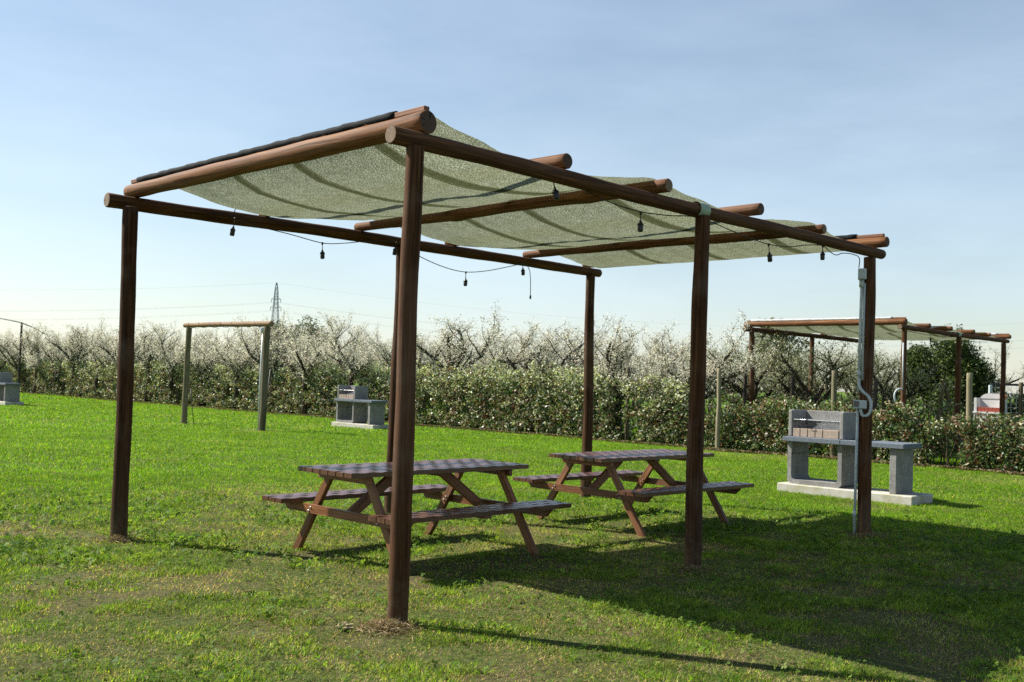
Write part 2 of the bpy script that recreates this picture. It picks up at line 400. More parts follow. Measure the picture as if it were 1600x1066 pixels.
# ------------------------------------------------------------------ pergola
def interp(x, pts):
    xs = [p[0] for p in pts]; ys = [p[1] for p in pts]
    return float(np.interp(x, xs, ys))
EDGE = [(.16,3.178),(.24,3.172),(.36,3.14),(.50,3.115),(.73,3.067),(.95,3.036),(1.13,3.022),(1.41,3.018),(1.65,3.035),(1.93,3.075),(2.2,3.112),(2.44,3.148),(2.57,3.158),(2.70,3.150),(2.91,3.126),(3.15,3.098),(3.39,3.070),(3.65,3.040),(3.9,3.022),(4.15,3.038),(4.42,3.078),(4.7,3.108),(4.93,3.13),(5.10,3.144),(5.2,3.148),(5.32,3.140),(5.6,3.096),(5.9,3.056),(6.15,3.034),(6.31,3.026),(6.38,3.022)]
MID = [(.16,3.178),(.22,3.13),(.30,3.065),(.5,2.99),(.75,2.955),(1.,2.935),(1.2,2.932),(1.41,2.948),(1.65,2.962),(1.93,2.99),(2.2,3.05),(2.38,3.105),(2.5,3.152),(2.57,3.158),(2.66,3.145),(2.8,3.09),(3.05,3.025),(3.39,2.975),(3.65,2.955),(3.9,2.958),(4.15,2.972),(4.42,2.998),(4.7,3.045),(4.95,3.10),(5.12,3.145),(5.2,3.148),(5.3,3.135),(5.5,3.07),(5.8,3.01),(6.1,2.99),(6.31,3.008),(6.38,3.022)]
BEAMS = [  # s, right end t, left end t, radius right, radius left, z
 (.10, .00, 4.14, .071, .064, 3.098), (1.42, .00, 4.05, .056, .05, 3.086), (2.57, -.06, 4.02, .057, .046, 3.088),
 (3.90, -.10, 4.05, .054, .05, 3.086), (5.20, -.03, 4.04, .050, .046, 3.082), (6.37, -.14, 4.05, .057, .052, 3.088)]

def make_pergola():
    root = empty('pergola', ORI)
    def bl(mb, name, mats, par=root, smooth=True):
        return mb.build(name, mats, par, None, smooth)
    off = -ORI   # parts are modelled relative to the first post
    Q = lambda s, t, z: P(s, t, z) + off
    posts = {'R1':((0,0),-.008,.0,.066,.056), 'R2':((3.099,0),.010,.022,.072,.062), 'R3':((6.279,0),-.018,-.010,.072,.061),
             'L1':((0,3.866),.023,-.012,.071,.064), 'L2':((3.099,3.866),-.042,-.02,.068,.06), 'L3':((6.279,3.866),.025,.008,.072,.060)}
    for k, ((s,t),db,dt,r0,r1) in posts.items():
        mb = MB(); log(mb, Q(s,t,-.15)+Vector((db,0,0)), Q(s,t,2.922)+Vector((dt,0,0)), r0, r1, 26, .008, .07, rv=.022)
        bl(mb, 'post', [M['log_post'], M['log_end']])
    mb = MB(); log(mb, Q(-.17,.035,2.972), Q(6.48,-.03,2.972), .056, .054, 24, .010, .10, knots=((.49,.006),)); bl(mb, 'side_beam', [M['log'], M['log_end_pale']])
    mb = MB(); log(mb, Q(-.18,3.98,2.972), Q(6.5,3.89,2.972), .064, .056, 24, .010); bl(mb, 'side_beam', [M['log'], M['log_end_pale']])
    for i, (s,t0,t1,r0,r1,z) in enumerate(BEAMS):
        kn = [(), (), ((.61,.016),(.2,.006),(.83,.006)), (), ((.55,.010),(.3,.006)), ()][i]
        mb = MB(); log(mb, Q(s,t0,z), Q(s,t1,z), r0, r1, 24, (.002,.005,.012,.006,.011,.005)[i], .08, knots=kn)
        bl(mb, 'roof_beam', [M['log_red'], M['log_end'] if i in (0,1,3,5) else M['log_end_pale']])
    # shade net woven over and under the roof beams
    mb = MB(); ss = sorted(set([round(x,3) for x in np.arange(.16,6.38,.05)] + [p_[0] for p_ in EDGE] + [p_[0] for p_ in MID])); nt_ = 76; T0, T1 = .10, 3.79
    wrap = [(6.43,3.034),(6.445,3.07),(6.44,3.11),(6.42,3.15),(6.385,3.172)]
    pre = [(.145,3.172)]
    rows = []; vlen = 0
    for s in [p_[0] for p_ in pre] + ss + [w[0] for w in wrap]: rows.append(s)
    K = len(pre)+len(ss)
    for i, s in enumerate(rows):
        for j in range(nt_+1):
            q = j/nt_; t = T0+(T1-T0)*q
            if i < len(pre): z = pre[i][1]
            elif i < K:
                e = min(1, min(q, 1-q)/.22); e = e*e*(3-2*e)
                z = interp(s,EDGE)*(1-e) + interp(s,MID)*e
                amp = min(1, abs(interp(s,EDGE)-interp(s,MID))/.05)
                z += amp*(.003*math.sin(t*9+s*1.3) + .0025*math.sin(t*23+s*5) + .007*math.sin(t*3.3+1.7*s)) * (.5+.5*e)
                for s0,_,_,ra,rb,zb in (BEAMS[1], BEAMS[3]):
                    if abs(s-s0) < .09: z = min(z, zb-.058)
            else: z = wrap[i-K][1]
            tt = t
            if q in (0,1) or j in (0,nt_): tt += .012*math.sin(s*7+q*3) + .008*math.sin(s*17)
            mb.v.append(Q(s, tt, z))
    W_ = nt_+1
    for i in range(len(rows)-1):
        u0 = rows[i] if i < K else 6.4+.04*(i-K); u1 = rows[i+1] if i+1 < K else 6.4+.04*(i+1-K)
        for j in range(nt_):
            v0 = T0+(T1-T0)*j/nt_; v1 = T0+(T1-T0)*(j+1)/nt_
            mb.face([i*W_+j,(i+1)*W_+j,(i+1)*W_+j+1,i*W_+j+1], [(u0,v0),(u1,v0),(u1,v1),(u0,v1)])
    cloth = bl(mb, 'shade_cloth', M['cloth'])
    # rolled hems screwed down with battens on the two end beams
    for s, ta, tb, zt in ((.10,.02,4.08,3.098+.068), (6.37,-.10,3.98,3.088+.054)):
        b = MB(); b.beam(Q(s,ta,zt+.018), Q(s,tb,zt+.018), .045, .034, DV, .003); bl(b, 'batten', M['batten'], cloth, False)
        h = MB(); pts = [Q(s,ta+.30+(tb-ta-.42)*k/60, zt+.021+.002*math.sin(k*1.7)) for k in range(61)]
        h.tube(pts, [.031*(1+.06*math.sin(k*2.3)+.05*math.sin(k*.9)) for k in range(61)], 12, True, jit=.08); bl(h, 'rolled_hem', M['roll'], cloth)
    # pale green tape wrapped round the beam over the middle post
    g = MB(); g.tube([Q(3.03,.004,2.972), Q(3.10,.003,2.971), Q(3.17,.002,2.970)], [.0625,.064,.0625], 20, False); bl(g, 'tape_wrap', M['green_tape'])
    return root
perg = make_pergola()
tag(perg, 'large brown log pergola with green shade net above two picnic tables', 'pergola', 'log pergolas')
perg2 = copy_tree(perg)
off2 = Vector((8.76, 22.69, 0)); perg2.location = off2
for ch in perg2.children:
    for g in ch.children:
        if g.name.startswith('rolled_hem'):
            g.material_slots[0].link = 'OBJECT'; g.material_slots[0].material = M['white_hem']
tag(perg2, 'smaller looking distant log pergola behind the low hedge at the right', 'pergola', 'log pergolas')

# ------------------------------------------------------------------ string lights
def string_light(pts, sockets, loose=None, base=Vector(), name='string_light'):
    """pts: (s,t,z) points of the cable; sockets: (s,t,ztop,drop)"""
    root = empty(name, base + P(*pts[0]) - P(0,0,0) if False else P(*pts[0]))
    o = -P(*pts[0])
    # smooth cable with Catmull-Rom
    pp = [P(*q)+o for q in pts]; cur = []
    for i in range(len(pp)-1):
        p0 = pp[max(i-1,0)]; p1 = pp[i]; p2 = pp[i+1]; p3 = pp[min(i+2,len(pp)-1)]
        for k in range(8):
            t = k/8; cur.append(.5*((2*p1)+(p2-p0)*t+(2*p0-5*p1+4*p2-p3)*t*t+(3*p1-p0-3*p2+p3)*t**3))
    cur.append(pp[-1])
    MB().tube(cur, .0048, 6).build('cable', M['cable'], root, None, True)
    for (s,t,z,drop) in sockets:
        a = P(s,t,z)+o; lean = Vector(((random.random()-.5)*.03,(random.random()-.5)*.03,0))
        b = a - UP*drop + lean; e = (b-a).normalized()
        m = MB(); m.tube([a, a+e*drop*.5, b], .0042, 6); m.tube([a-UP*.018, a, a+UP*.008], [.009,.012,.008], 8)
        m.tube([b-e*.005, b+e*.012, b+e*.022, b+e*.075, b+e*.088], [.008,.011,.0215,.0225,.018], 14)
        m.tube([b+e*.03, b+e*.036], [.026,.026], 14)
        m.build('lamp_socket', M['cable'], root, None, True)
    if loose:
        lp = [P(*q)+o for q in loose]
        m = MB(); m.tube(lp, .0045, 6); e = (lp[-1]-lp[-2]).normalized(); m.tube([lp[-1], lp[-1]+e*.01, lp[-1]+e*.05], [.006,.012,.011], 10)
        m.build('plug_end', M['cable'], root, None, True)
    return root
tL = 3.80
l1 = string_light([(1.15,tL,3.035),(1.02,tL-.005,3.045),(.97,tL-.01,3.03),(.98,tL,2.96),(1.02,tL-.02,2.93),(1.25,tL,2.905),(1.6,tL,2.875),(1.98,tL,2.835),(2.25,tL,2.865),(2.55,tL,2.92),(2.94,tL,2.955),(3.2,tL,2.86),(3.6,tL,2.765),(3.95,tL,2.735),(4.3,tL,2.78),(4.7,tL,2.875),(4.92,tL,2.93),(5.0,tL,2.92)],
   [(.98,tL,2.95,.08),(1.98,tL,2.835,.075),(2.94,tL,2.955,.05),(3.98,tL,2.735,.075),(4.92,tL,2.93,.055)],
   loose=[(5.0,tL,2.92),(5.05,tL,2.86),(5.07,tL,2.75),(5.07,tL-.005,2.56)])
tag(l1, 'black festoon cable with five bulbless sockets drooping from the left side beam', 'string light')
tR = .085
l2 = string_light([(1.36,tR,2.955),(1.63,tR,2.944),(2.0,tR,2.885),(2.4,tR,2.865),(2.8,tR,2.89),(3.0,tR,2.915),(3.25,tR,2.93),(3.7,tR,2.885),(4.1,tR,2.85),(4.36,tR,2.838),(4.7,tR,2.855),(5.1,tR,2.92),(5.39,tR,2.945),(5.55,tR,2.90),(5.68,tR,2.885),(5.82,tR,2.92),(6.0,.06,2.925),(6.13,.055,2.90),(6.155,.07,2.80)],
   [(1.36,tR,2.955,.065),(2.4,tR,2.862,.07),(4.35,tR,2.838,.075),(5.39,tR,2.945,.055)])
tag(l2, 'black festoon cable of empty sockets looping under the right side beam to the grey box', 'string light')
# the same kind of string on the far pergola
ds = (off2-ORI).dot(DV); dt = (off2-ORI).dot(NV)
l3 = string_light([(ds+.0,dt+3.78,2.9)] + [(ds+.35+k*.75, dt+3.78, 2.92 if k % 2 == 0 else 2.80) for k in range(8)],
   [(ds+.35+k*.75, dt+3.78, 2.92 if k % 2 == 0 else 2.80, .08) for k in range(0,8)])
tag(l3, 'tiny festoon of dark sockets under the left beam of the far pergola', 'string light')
l4 = string_light([(ds+.3,dt+.08,2.9),(ds+1.6,dt+.08,2.88),(ds+2.9,dt+.08,2.92),(ds+4.2,dt+.08,2.86),(ds+5.3,dt+.08,2.9)], [(ds+4.75,dt+.08,2.88,.12),(ds+1.6,dt+.08,2.88,.07)])
tag(l4, 'tiny festoon of dark sockets under the right beam of the far pergola', 'string light')

# ------------------------------------------------------------------ conduit on the far right post
def conduit():
    rt = P(6.279,0,0); root = empty('electrical_conduit', rt)
    X = Vector((1,0,0)); Y = Vector((0,1,0))
    f_ = Vector((-.31,-.95,0)); sd = Vector((.95,-.31,0))     # the post's face towards the lawn
    A = lambda a, b, z: sd*a + f_*b + UP*z                       # relative to post centre
    m = MB(); m.tube([A(-.115,.04,-.02), A(-.108,.042,.7), A(-.10,.045,1.33)], .0145, 12); m.tube([A(-.10,.045,1.50), A(-.092,.045,2.1), A(-.085,.045,2.66)], .0155, 12)
    m.tube([A(-.117,.04,.19), A(-.117,.04,.25)], .019, 12); m.tube([A(-.097,.045,1.66), A(-.097,.045,1.72)], .021, 12); m.tube([A(-.085,.045,2.60), A(-.085,.045,2.675)], .027, 12)
    m.build('pipe', M['pvc'], root, None, True)
    m = MB(); m.tube([A(-.062,.05,1.62), A(-.062,.05,2.1), A(-.055,.05,2.64)], .013, 12); m.box(A(-.07,.045,1.69), (.035,.012,.012), (sd,f_,UP), .003)
    m.build('pipe', M['pvc'], root, None, True)
    m = MB(); m.box(A(-.083,.065,2.735), (.042,.04,.058), (sd,f_,UP), .006); m.box(A(-.083,.107,2.735), (.035,.004,.050), (sd,f_,UP), .003)
    m.tube([A(-.06,.07,2.76), A(-.06,.118,2.763)], .010, 10)
    m.build('junction_box', M['pvc'], root)
    m = MB(); m.box(A(-.082,.075,1.365), (.068,.034,.045), (sd,f_,UP), .006)
    sb = m.build('socket_box', M['pvc'], root)
    m = MB(); m.box(A(-.118,.111,1.370), (.028,.0035,.030), (sd,f_,UP), .002); m.build('window_cover', M['window'], sb)
    pts = [A(-.095,.06,1.64), A(-.09,.07,1.56), A(-.055,.085,1.50), A(.0,.09,1.45), A(.025,.09,1.38), A(.02,.09,1.30), A(-.01,.088,1.255), A(-.05,.085,1.25), A(-.07,.08,1.29), A(-.07,.078,1.32)]
    cur = []
    for i in range(len(pts)-1):
        p0 = pts[max(i-1,0)]; p1 = pts[i]; p2 = pts[i+1]; p3 = pts[min(i+2,len(pts)-1)]
        for k in range(10):
            t = k/10; cur.append(.5*((2*p1)+(p2-p0)*t+(2*p0-5*p1+4*p2-p3)*t*t+(3*p1-p0-3*p2+p3)*t**3))
    m = MB(); m.tube(cur, [.0165 if k % 2 else .0145 for k in range(len(cur))], 10); m.build('flexible_loop', M['pvc'], root, None, True)
    return root
tag(conduit(), 'grey plastic conduit with two boxes running up the right rear post', 'conduit')

# ------------------------------------------------------------------ picnic tables
def make_table():
    root = empty('picnic_table')
    L, Wt, zt, zs, si, so, A, Fs = 1.968, .737, .747, .455, .585, .895, 1.469, .715
    X = Vector((1,0,0)); Y = Vector((0,1,0))
    def boards(mb, y0, y1, z, n, th=.038):
        w = (y1-y0)/n
        for i in range(n):
            yc = y0+w*(i+.5); k = 84; hw = (w-.013)/2; base = len(mb.v); uo = random.random()*9
            # each board has a shallow scalloped top, out of step with its neighbour
            prof = []
            for j in range(k+1):
                x = -L/2+L*j/k; dz = .0050*math.sin(2*PI*x/.164 + PI*i) if 0 < j < k else -.002
                ring = [(-hw,-th),(-hw,-.004),(-hw+.004,dz*.5),(0,dz),(hw-.004,dz*.5),(hw,-.004),(hw,-th)]
                for (yy,zz) in ring: mb.v.append(Vector((x, yc+yy, z+zz)))
            for j in range(k):
                x0 = L*j/k; x1 = L*(j+1)/k
                for e in range(7):
                    e2 = (e+1) % 7; v0 = e*.02; v1 = v0+.02
                    mb.face([base+j*7+e, base+j*7+e2, base+(j+1)*7+e2, base+(j+1)*7+e][::-1], [(x0+uo,v0),(x0+uo,v1),(x1+uo,v1),(x1+uo,v0)][::-1])
            mb.face([base+e for e in range(7)][::-1], [(uo,e*.01) for e in range(7)]); mb.face([base+k*7+e for e in range(7)], [(uo,e*.01) for e in range(7)])
        return mb
    boards(MB(), -Wt/2, Wt/2, zt, 7).build('tabletop', M['board'], root, None, False)
    for sg in (-1,1):
        y0, y1 = (si,so) if sg > 0 else (-so,-si)
        boards(MB(), y0, y1, zs, 3).build('seat', M['board'], root, None, False)
    zleg = zt-.040
    for sx in (-1,1):
        xo = sx*A/2
        for sy in (-1,1):
            m = MB(); m.beam((xo, sy*(Fs+.008), -.02), (xo, sy*.235, zleg), .07, .045, X.cross(Vector((0,-sy*.48,.71))), .004)
            m.build('leg', M['table_wood'], root)
        m = MB()
        xc = xo + sx*.042; hz = zs-.04-.038; hw = so-.04; hb = .035
        # seat support with its ends cut at a slant
        base = len(m.v)
        ends = [(-hw,hb),(hw,hb),(hw-.07,-hb),(-hw+.07,-hb)]
        for xx in (-.019,.019):
            for (yy,zz) in ends: m.v.append(Vector((xc+xx, yy, hz+zz)))
        uo = random.random()*9
        def qf(l): 
            c = Vector((xc,0,hz)); p = [m.v[i] for i in l]; n = (p[1]-p[0]).cross(p[2]-p[0])
            if n.dot(sum(p,Vector())/4-c) < 0: l = l[::-1]
            m.face(l, [(m.v[i].y+uo, m.v[i].z+m.v[i].x) for i in l])
        qf([0,1,2,3]); qf([4,5,6,7])
        for k in range(4): qf([k,(k+1)%4,4+(k+1)%4,4+k])
        cb = m.build('seat_support', M['table_wood'], root)
        for sy in (-1,1):
            for dy, dz in ((.0,.014),(.028,-.016)):
                yb = sy*(.435+dy); q = Vector((xc+sx*.030, yb, hz+dz)); e = Vector((xo-sx*.034, yb, hz+dz)); d_ = X*sx
                m = MB(); m.tube([q, q-d_*.005, q-d_*.011, q-d_*.0112, e+d_*.0122, e+d_*.012, e+d_*.005, e], [.005,.009,.009,.004,.004,.009,.009,.005], 10)
                m.build('bolt', M['bolt'], cb)
        m = MB(); m.box((xo+sx*.046, 0, zleg-.030), (.021, Wt/2-.03, .028), None, .004); m.build('top_batten', M['table_wood'], root)
        m = MB(); m.beam((sx*.24, 0, zleg-.012), (xo-sx*.02, 0, hz-.002), .085, .045, Vector((sx*.3,0,.6)), .004); m.build('brace', M['table_wood'], root)
    m = MB(); m.box((0,0,zleg-.014), (.04, Wt/2-.06, .0125), None, .003); m.build('top_batten', M['table_wood'], root)
    for sg in (-1,1):
        m = MB(); m.box((0, sg*(si+so)/2, zs-.039-.013), (.04,.13,.0125), None, .003); m.build('seat_batten', M['table_wood'], root)
    return root
tb = make_table(); tb.location = (-.762, 8.782, 0); tb.rotation_euler = (0,0,.79)
tag(tb, 'nearer brown wooden picnic table with fixed benches, partly behind the front post', 'picnic table', 'picnic tables')
tb2 = copy_tree(tb); tb2.location = (1.38, 11.144, 0); tb2.rotation_euler = (0,0,.773+PI)
tag(tb2, 'farther brown wooden picnic table with benches, behind the middle right post', 'picnic table', 'picnic tables')

# ------------------------------------------------------------------ barbecues
def make_bbq():
    root = empty('stone_barbecue')
    zp = .125
    m = MB(); m.box((1.015,.33,zp/2-.04), (1.015,.33,zp/2+.04), None, .012); m.build('base_slab', M['slab'], root)
    # U shaped stand: one bent slab with rounded lower corners
    def ushape(x0,x1,y0,y1,z0,z1,th,r):
        m = MB(); out = []; inn = []
        out.append((x0,z1)); inn.append((x0+th,z1))
        for k in range(7):
            a = PI + (PI/2)*k/6; out.append((x0+r+r*math.cos(a), z0+r+r*math.sin(a))); ri = max(r-th*.2,.03)
            inn.append((x0+th+ri+ri*math.cos(a), z0+th+ri+ri*math.sin(a)))
        for k in range(7):
            a = 1.5*PI + (PI/2)*k/6; out.append((x1-r+r*math.cos(a), z0+r+r*math.sin(a))); ri = max(r-th*.2,.03)
            inn.append((x1-th-ri+ri*math.cos(a), z0+th+ri+ri*math.sin(a)))
        out.append((x1,z1)); inn.append((x1-th,z1)); n = len(out)
        for y in (y0,y1):
            for l in (out,inn):
                for (x,z) in l: m.v.append(Vector((x,y,z)))
        o0,i0,o1,i1 = 0,n,2*n,3*n
        for k in range(n-1):
            m.face([o0+k,i0+k,i0+k+1,o0+k+1][::-1],[(0,0)]*4); m.face([o1+k,i1+k,i1+k+1,o1+k+1],[(0,0)]*4)
            m.face([o0+k,o0+k+1,o1+k+1,o1+k][::-1],[(0,0)]*4); m.face([i0+k,i0+k+1,i1+k+1,i1+k],[(0,0)]*4)
        for k in (0,n-1): m.face([o0+k,i0+k,i1+k,o1+k],[(0,0)]*4)
        return m
    u = ushape(.12,.975,.075,.575,zp,.741,.062,.075); st = u.build('stand', M['concrete'], root)
    bm = bmesh.new(); bm.from_mesh(st.data); bmesh.ops.recalc_face_normals(bm, faces=bm.faces); bm.to_mesh(st.data); bm.free()
    m = MB(); m.box((.186,.325,.56),(.0045,.247,.004),None,.001); m.build('joint', M['dark_metal'], st)
    m = MB(); m.box((1.7275,.325,(zp+.741)/2), (.048,.262,(.741-zp)/2), None, .006); m.build('side_leg', M['concrete'], root)
    m = MB(); m.box((.52,.30,.776), (.453,.285,.035), None, .007); m.build('worktop', M['worktop'], root)
    m = MB(); m.box((1.4355,.30,.776), (.4605,.285,.035), None, .007); m.build('worktop', M['worktop'], root)
    z0, z1 = .811, 1.2
    m = MB()
    for xc in (.14,.95): m.box((xc,.335,(z0+z1)/2), (.032,.235,(z1-z0)/2), None, .012)
    m.box((.545,.538,(z0+z1)/2-.002), (.373,.032,(z1-z0)/2-.002), None, .006)
    fb = m.build('firebox', M['concrete'], root)
    for z in (.95,1.015,1.05):
        for x in (.176,.914):
            m = MB(); m.box((x,.33,z),(.007,.17,.009),None,.002); m.build('grill_ledge', M['concrete'], fb)
    x = .18
    for w in (.117,.117,.117,.117,.245):
        m = MB(); m.box((x+w/2,.165,z0+.061), (w/2-.004,.058,.061), None, .004); m.build('firebrick', M['firebrick'], root); x += w+.003
    m = MB(); zg = 1.062
    for yy in (.12,.30,.49): m.tube([(.175,yy,zg),(.915,yy,zg)], .006, 6)
    for k in range(38):
        xx = .185+.72*k/37; m.tube([(xx,.115,zg+.006),(xx,.495,zg+.006)], .0022, 4)
    m.tube([(.35,.12,zg),(.35,.03,zg+.005),(.42,.03,zg+.005),(.42,.12,zg)], .005, 6)
    # second grate leaning inside
    for k in range(26):
        xx = .46+.44*k/25; m.tube([(xx,.18,z0+.125),(xx,.47,1.04)], .0017, 4)
    for k in range(13):
        q = k/12; m.tube([(.46,.18+.29*q,z0+.125+(1.04-z0-.125)*q),(.90,.18+.29*q,z0+.125+(1.04-z0-.125)*q)], .0017, 4)
    m.build('grill', M['steel'], root)
    return root
BR = math.atan2(-.714,.70)
bq = make_bbq(); bq.location = (3.965,15.034,0); bq.rotation_euler = (0,0,BR)
tag(bq, 'grey stone barbecue on pale slab, nearest and right, beside the post with conduit', 'barbecue', 'stone barbecues on the lawn')
bq2 = copy_tree(bq); bq2.location = (-5.22,29.9,0)
tag(bq2, 'grey stone barbecue in the middle distance between the two-pole frame and the front post', 'barbecue', 'stone barbecues on the lawn')
bq3 = copy_tree(bq); bq3.location = (-19.82,38.6,0)
tag(bq3, 'grey stone barbecue cut off by the left edge of the photo', 'barbecue', 'stone barbecues on the lawn')

def make_white_bbq():
    root = empty('white_barbecue')
    m = MB(); m.box((0,0,.43),(.52,.3,.43),None,.01); m.build('base', M['white_stone'], root)
    m = MB(); m.box((0,0,.885),(.56,.34,.024),None,.006); m.build('worktop', M['white_stone'], root)
    for sx in (-1,1):
        m = MB(); m.box((sx*.47,0,1.09),(.05,.28,.18),None,.008); m.build('side_wall', M['white_stone'], root)
    m = MB(); n = 14; y0,y1 = .22,.29; top = []
    for k in range(n+1):
        x = -.42+.84*k/n; top.append((x, 1.40-.10*(x/.42)**4-.02*(x/.42)**2))
    for y in (y0,y1):
        for (x,z) in top: m.v.append(Vector((x,y,z)))
        for (x,z) in top: m.v.append(Vector((x,y,.91)))
    N_ = n+1
    for k in range(n):
        m.face([k,k+1,N_+k+1,N_+k][::-1],[(0,0)]*4); m.face([2*N_+k,2*N_+k+1,3*N_+k+1,3*N_+k],[(0,0)]*4); m.face([k,k+1,2*N_+k+1,2*N_+k],[(0,0)]*4)
    m.face([0,N_,3*N_,2*N_],[(0,0)]*4); m.face([n,N_+n,3*N_+n,2*N_+n][::-1],[(0,0)]*4)
    m.build('back_panel', M['white_stone'], root)
    m = MB(); m.box((0,.214,1.255),(.41,.005,.012),None,.002); m.build('ledge', M['concrete'], root)
    for k in range(6):
        m = MB(); m.box((-.35+.14*k,-.2,.97),(.067,.06,.06),None,.004); m.build('firebrick', M['redbrick'], root)
    return root
wb = make_white_bbq()
wb.scale = (.78,.78,1.12); wb.location = (14.25,30.2,.0); wb.rotation_euler = (0,0,BR+.12)
tag(wb, 'white barbecue with red firebricks and arched back under the far pergola', 'barbecue')
ob = MB()
for k in range(12):
    a = k*.52; ob.box((.03*math.cos(a), .03*math.sin(a)*.8, .02+.03*(k % 3)), (.045,.04,.035), (Vector((math.cos(a),math.sin(a),0)),Vector((-math.sin(a),math.cos(a),0)),UP), .012)
oo = ob.build('orange_pot', M['orange'], None, Vector((0,0,0))); oo.location = (14.52,29.95,1.42)
tag(oo, 'small orange object on the right wall of the white barbecue', 'pot')

# ------------------------------------------------------------------ two-post goal frame on the lawn
def goal():
    a = Vector((-9.11,28.55,0)); b = Vector((-6.38,26.32,0)); root = empty('post_frame', a); u = (b-a).normalized()
    o = -a
    for q, r in ((a,.083),(b,.09)):
        m = MB(); log(m, q+o-UP*.15, q+o+UP*2.69+Vector((.03,0,0)), r, r*.94, 18, .008, .12); m.build('post', [M['log_grey'],M['log_end_pale']], root, None, True)
    m = MB(); log(m, a+o-u*.17+UP*2.755, b+o+u*.24+UP*2.76, .064, .072, 18, .006, .1)
    tb_ = m.build('crossbar', [M['log_tan'],M['log_end_pale']], root, None, True)
    m = MB(); L = (b-a).length; pts = []
    w = u.cross(UP)
    for k in range(150):
        q = k/149; ang = q*2*PI*7; pts.append(a+o+u*(L*q)+UP*2.757+(UP*math.cos(ang)+w*math.sin(ang))*.074)
    m.tube(pts, .006, 5); m.build('wound_cable', M['cable'], tb_, None, True)
    return root, a, b, u
gf, ga, gb, gu = goal()
tag(gf, 'freestanding frame of two grey poles and a tan crossbar on the lawn', 'post frame')
m = MB(); q = gb - gu*.15
m.tube([q, q+UP*1.3, q+UP*2.55+Vector((.02,0,0))], .024, 10); m.box(q+UP*2.6+Vector((.02,-.02,0)), (.05,.05,.07), None, .006)
o = m.build('conduit_pipe', M['pvc'], None, q, True); tag(o, 'thin grey conduit pipe with box beside the right pole of the frame', 'conduit')
for (q, dx, h, lab) in ((ga+gu*.22,.16,.98,'thin dark cable leaning at the foot of the left frame pole'), (gb+gu*.22,-.10,1.6,'thin dark cable hanging beside the right frame pole')):
    m = MB(); m.tube([q+Vector((dx,0,0)), q+Vector((dx*.6,0,h*.4)), q+Vector((.02,0,h))], .011, 6)
    o = m.build('hanging_cable', M['cable'], None, q+Vector((dx,0,0)), True); tag(o, lab, 'cable')

# ------------------------------------------------------------------ leaf clouds (numpy)
def leaves(cent, size, aspect=.55, updir=None, flat=0., fold=True):
    """kite-shaped leaf quads at cent (N,3); returns (4N,3)"""
    n = len(cent)
    a = rng.normal(size=(n,3)); a[:,2] = a[:,2]*(1-flat); a /= np.linalg.norm(a,axis=1,keepdims=True)
    b = rng.normal(size=(n,3)); b -= a*(a*b).sum(1,keepdims=True); b /= np.linalg.norm(b,axis=1,keepdims=True)
    c = np.cross(a,b)
    s = np.asarray(size)*np.ones(n); s = s[:,None]
    v = np.empty((n,4,3)); w = s*aspect
    v[:,0] = cent - a*s*.5; v[:,1] = cent + b*w*.5 + c*w*.12; v[:,2] = cent + a*s*.5; v[:,3] = cent - b*w*.5 + c*w*.12
    return v.reshape(-1,3)
def palette(n, cols, w, var=.25):
    idx = rng.choice(len(cols), n, p=np.array(w)/sum(w)); c = np.array(cols)[idx]
    return c*(1+rng.uniform(-var,var,(n,1)))*(1+rng.uniform(-.08,.08,(n,3)))

# hedges: local frame x = along the row (towards the left of the photo), y = away from the lawn
HROT = math.atan2(HEDU.y, HEDU.x)
def hedge_segment(L, H, depth, nclus, per, size, cols, wts, basegap, seed, fade=0.):
    r = np.random.default_rng(seed)
    x = r.uniform(0,L,nclus*3); z = r.uniform(.06,H*1.06,nclus*3); y = r.uniform(0,depth,nclus*3)
    dens = fbm(x*1.3+seed*7, z*1.6, seed, 3)
    top = H*(.55+.82*fbm(x*1.5, x*0+seed, seed+5, 4))*np.where(r.random(len(x))<.1,1.12,1.)
    keep = (dens > .40 + basegap*sstep(.75,.1,z)*.5 - .06) & (z < top) & (r.random(len(x)) > .62*sstep(.62,1.0,z/H)*fade)
    bulge = .18*fbm(x*.9, z*1.2, seed+9, 2); y = y + bulge
    x,y,z = x[keep][:nclus],y[keep][:nclus],z[keep][:nclus]
    k = len(x); c = np.stack([x,y,z],1).repeat(per,0) + r.normal(size=(k*per,3))*np.array([.06,.055,.06])
    c[:,2] = np.maximum(c[:,2], .02)
    v = leaves(c, r.uniform(.7,1.25,k*per)*size, .6)
    tone = r.choice(len(cols), k, p=np.array(wts)/sum(wts)).repeat(per)
    if fade == 1.:      # flowering sprays of the orchard poke through the upper part
        up_ = r.random(k) < .75*sstep(.45,.95,z/H); tone = np.where(up_.repeat(per), 5, tone)
    sw = r.random(k*per) < .3; tone[sw] = r.choice(len(cols), sw.sum(), p=np.array(wts)/sum(wts))
    col = np.array(cols)[tone]*(1+r.uniform(-.35,.45,(k*per,1)))
    return v, col.repeat(4,0)
GREENS = [(.035,.075,.022),(.070,.125,.036),(.14,.195,.07),(.19,.125,.075),(.30,.26,.16),(.50,.52,.38),(.16,.06,.04)]
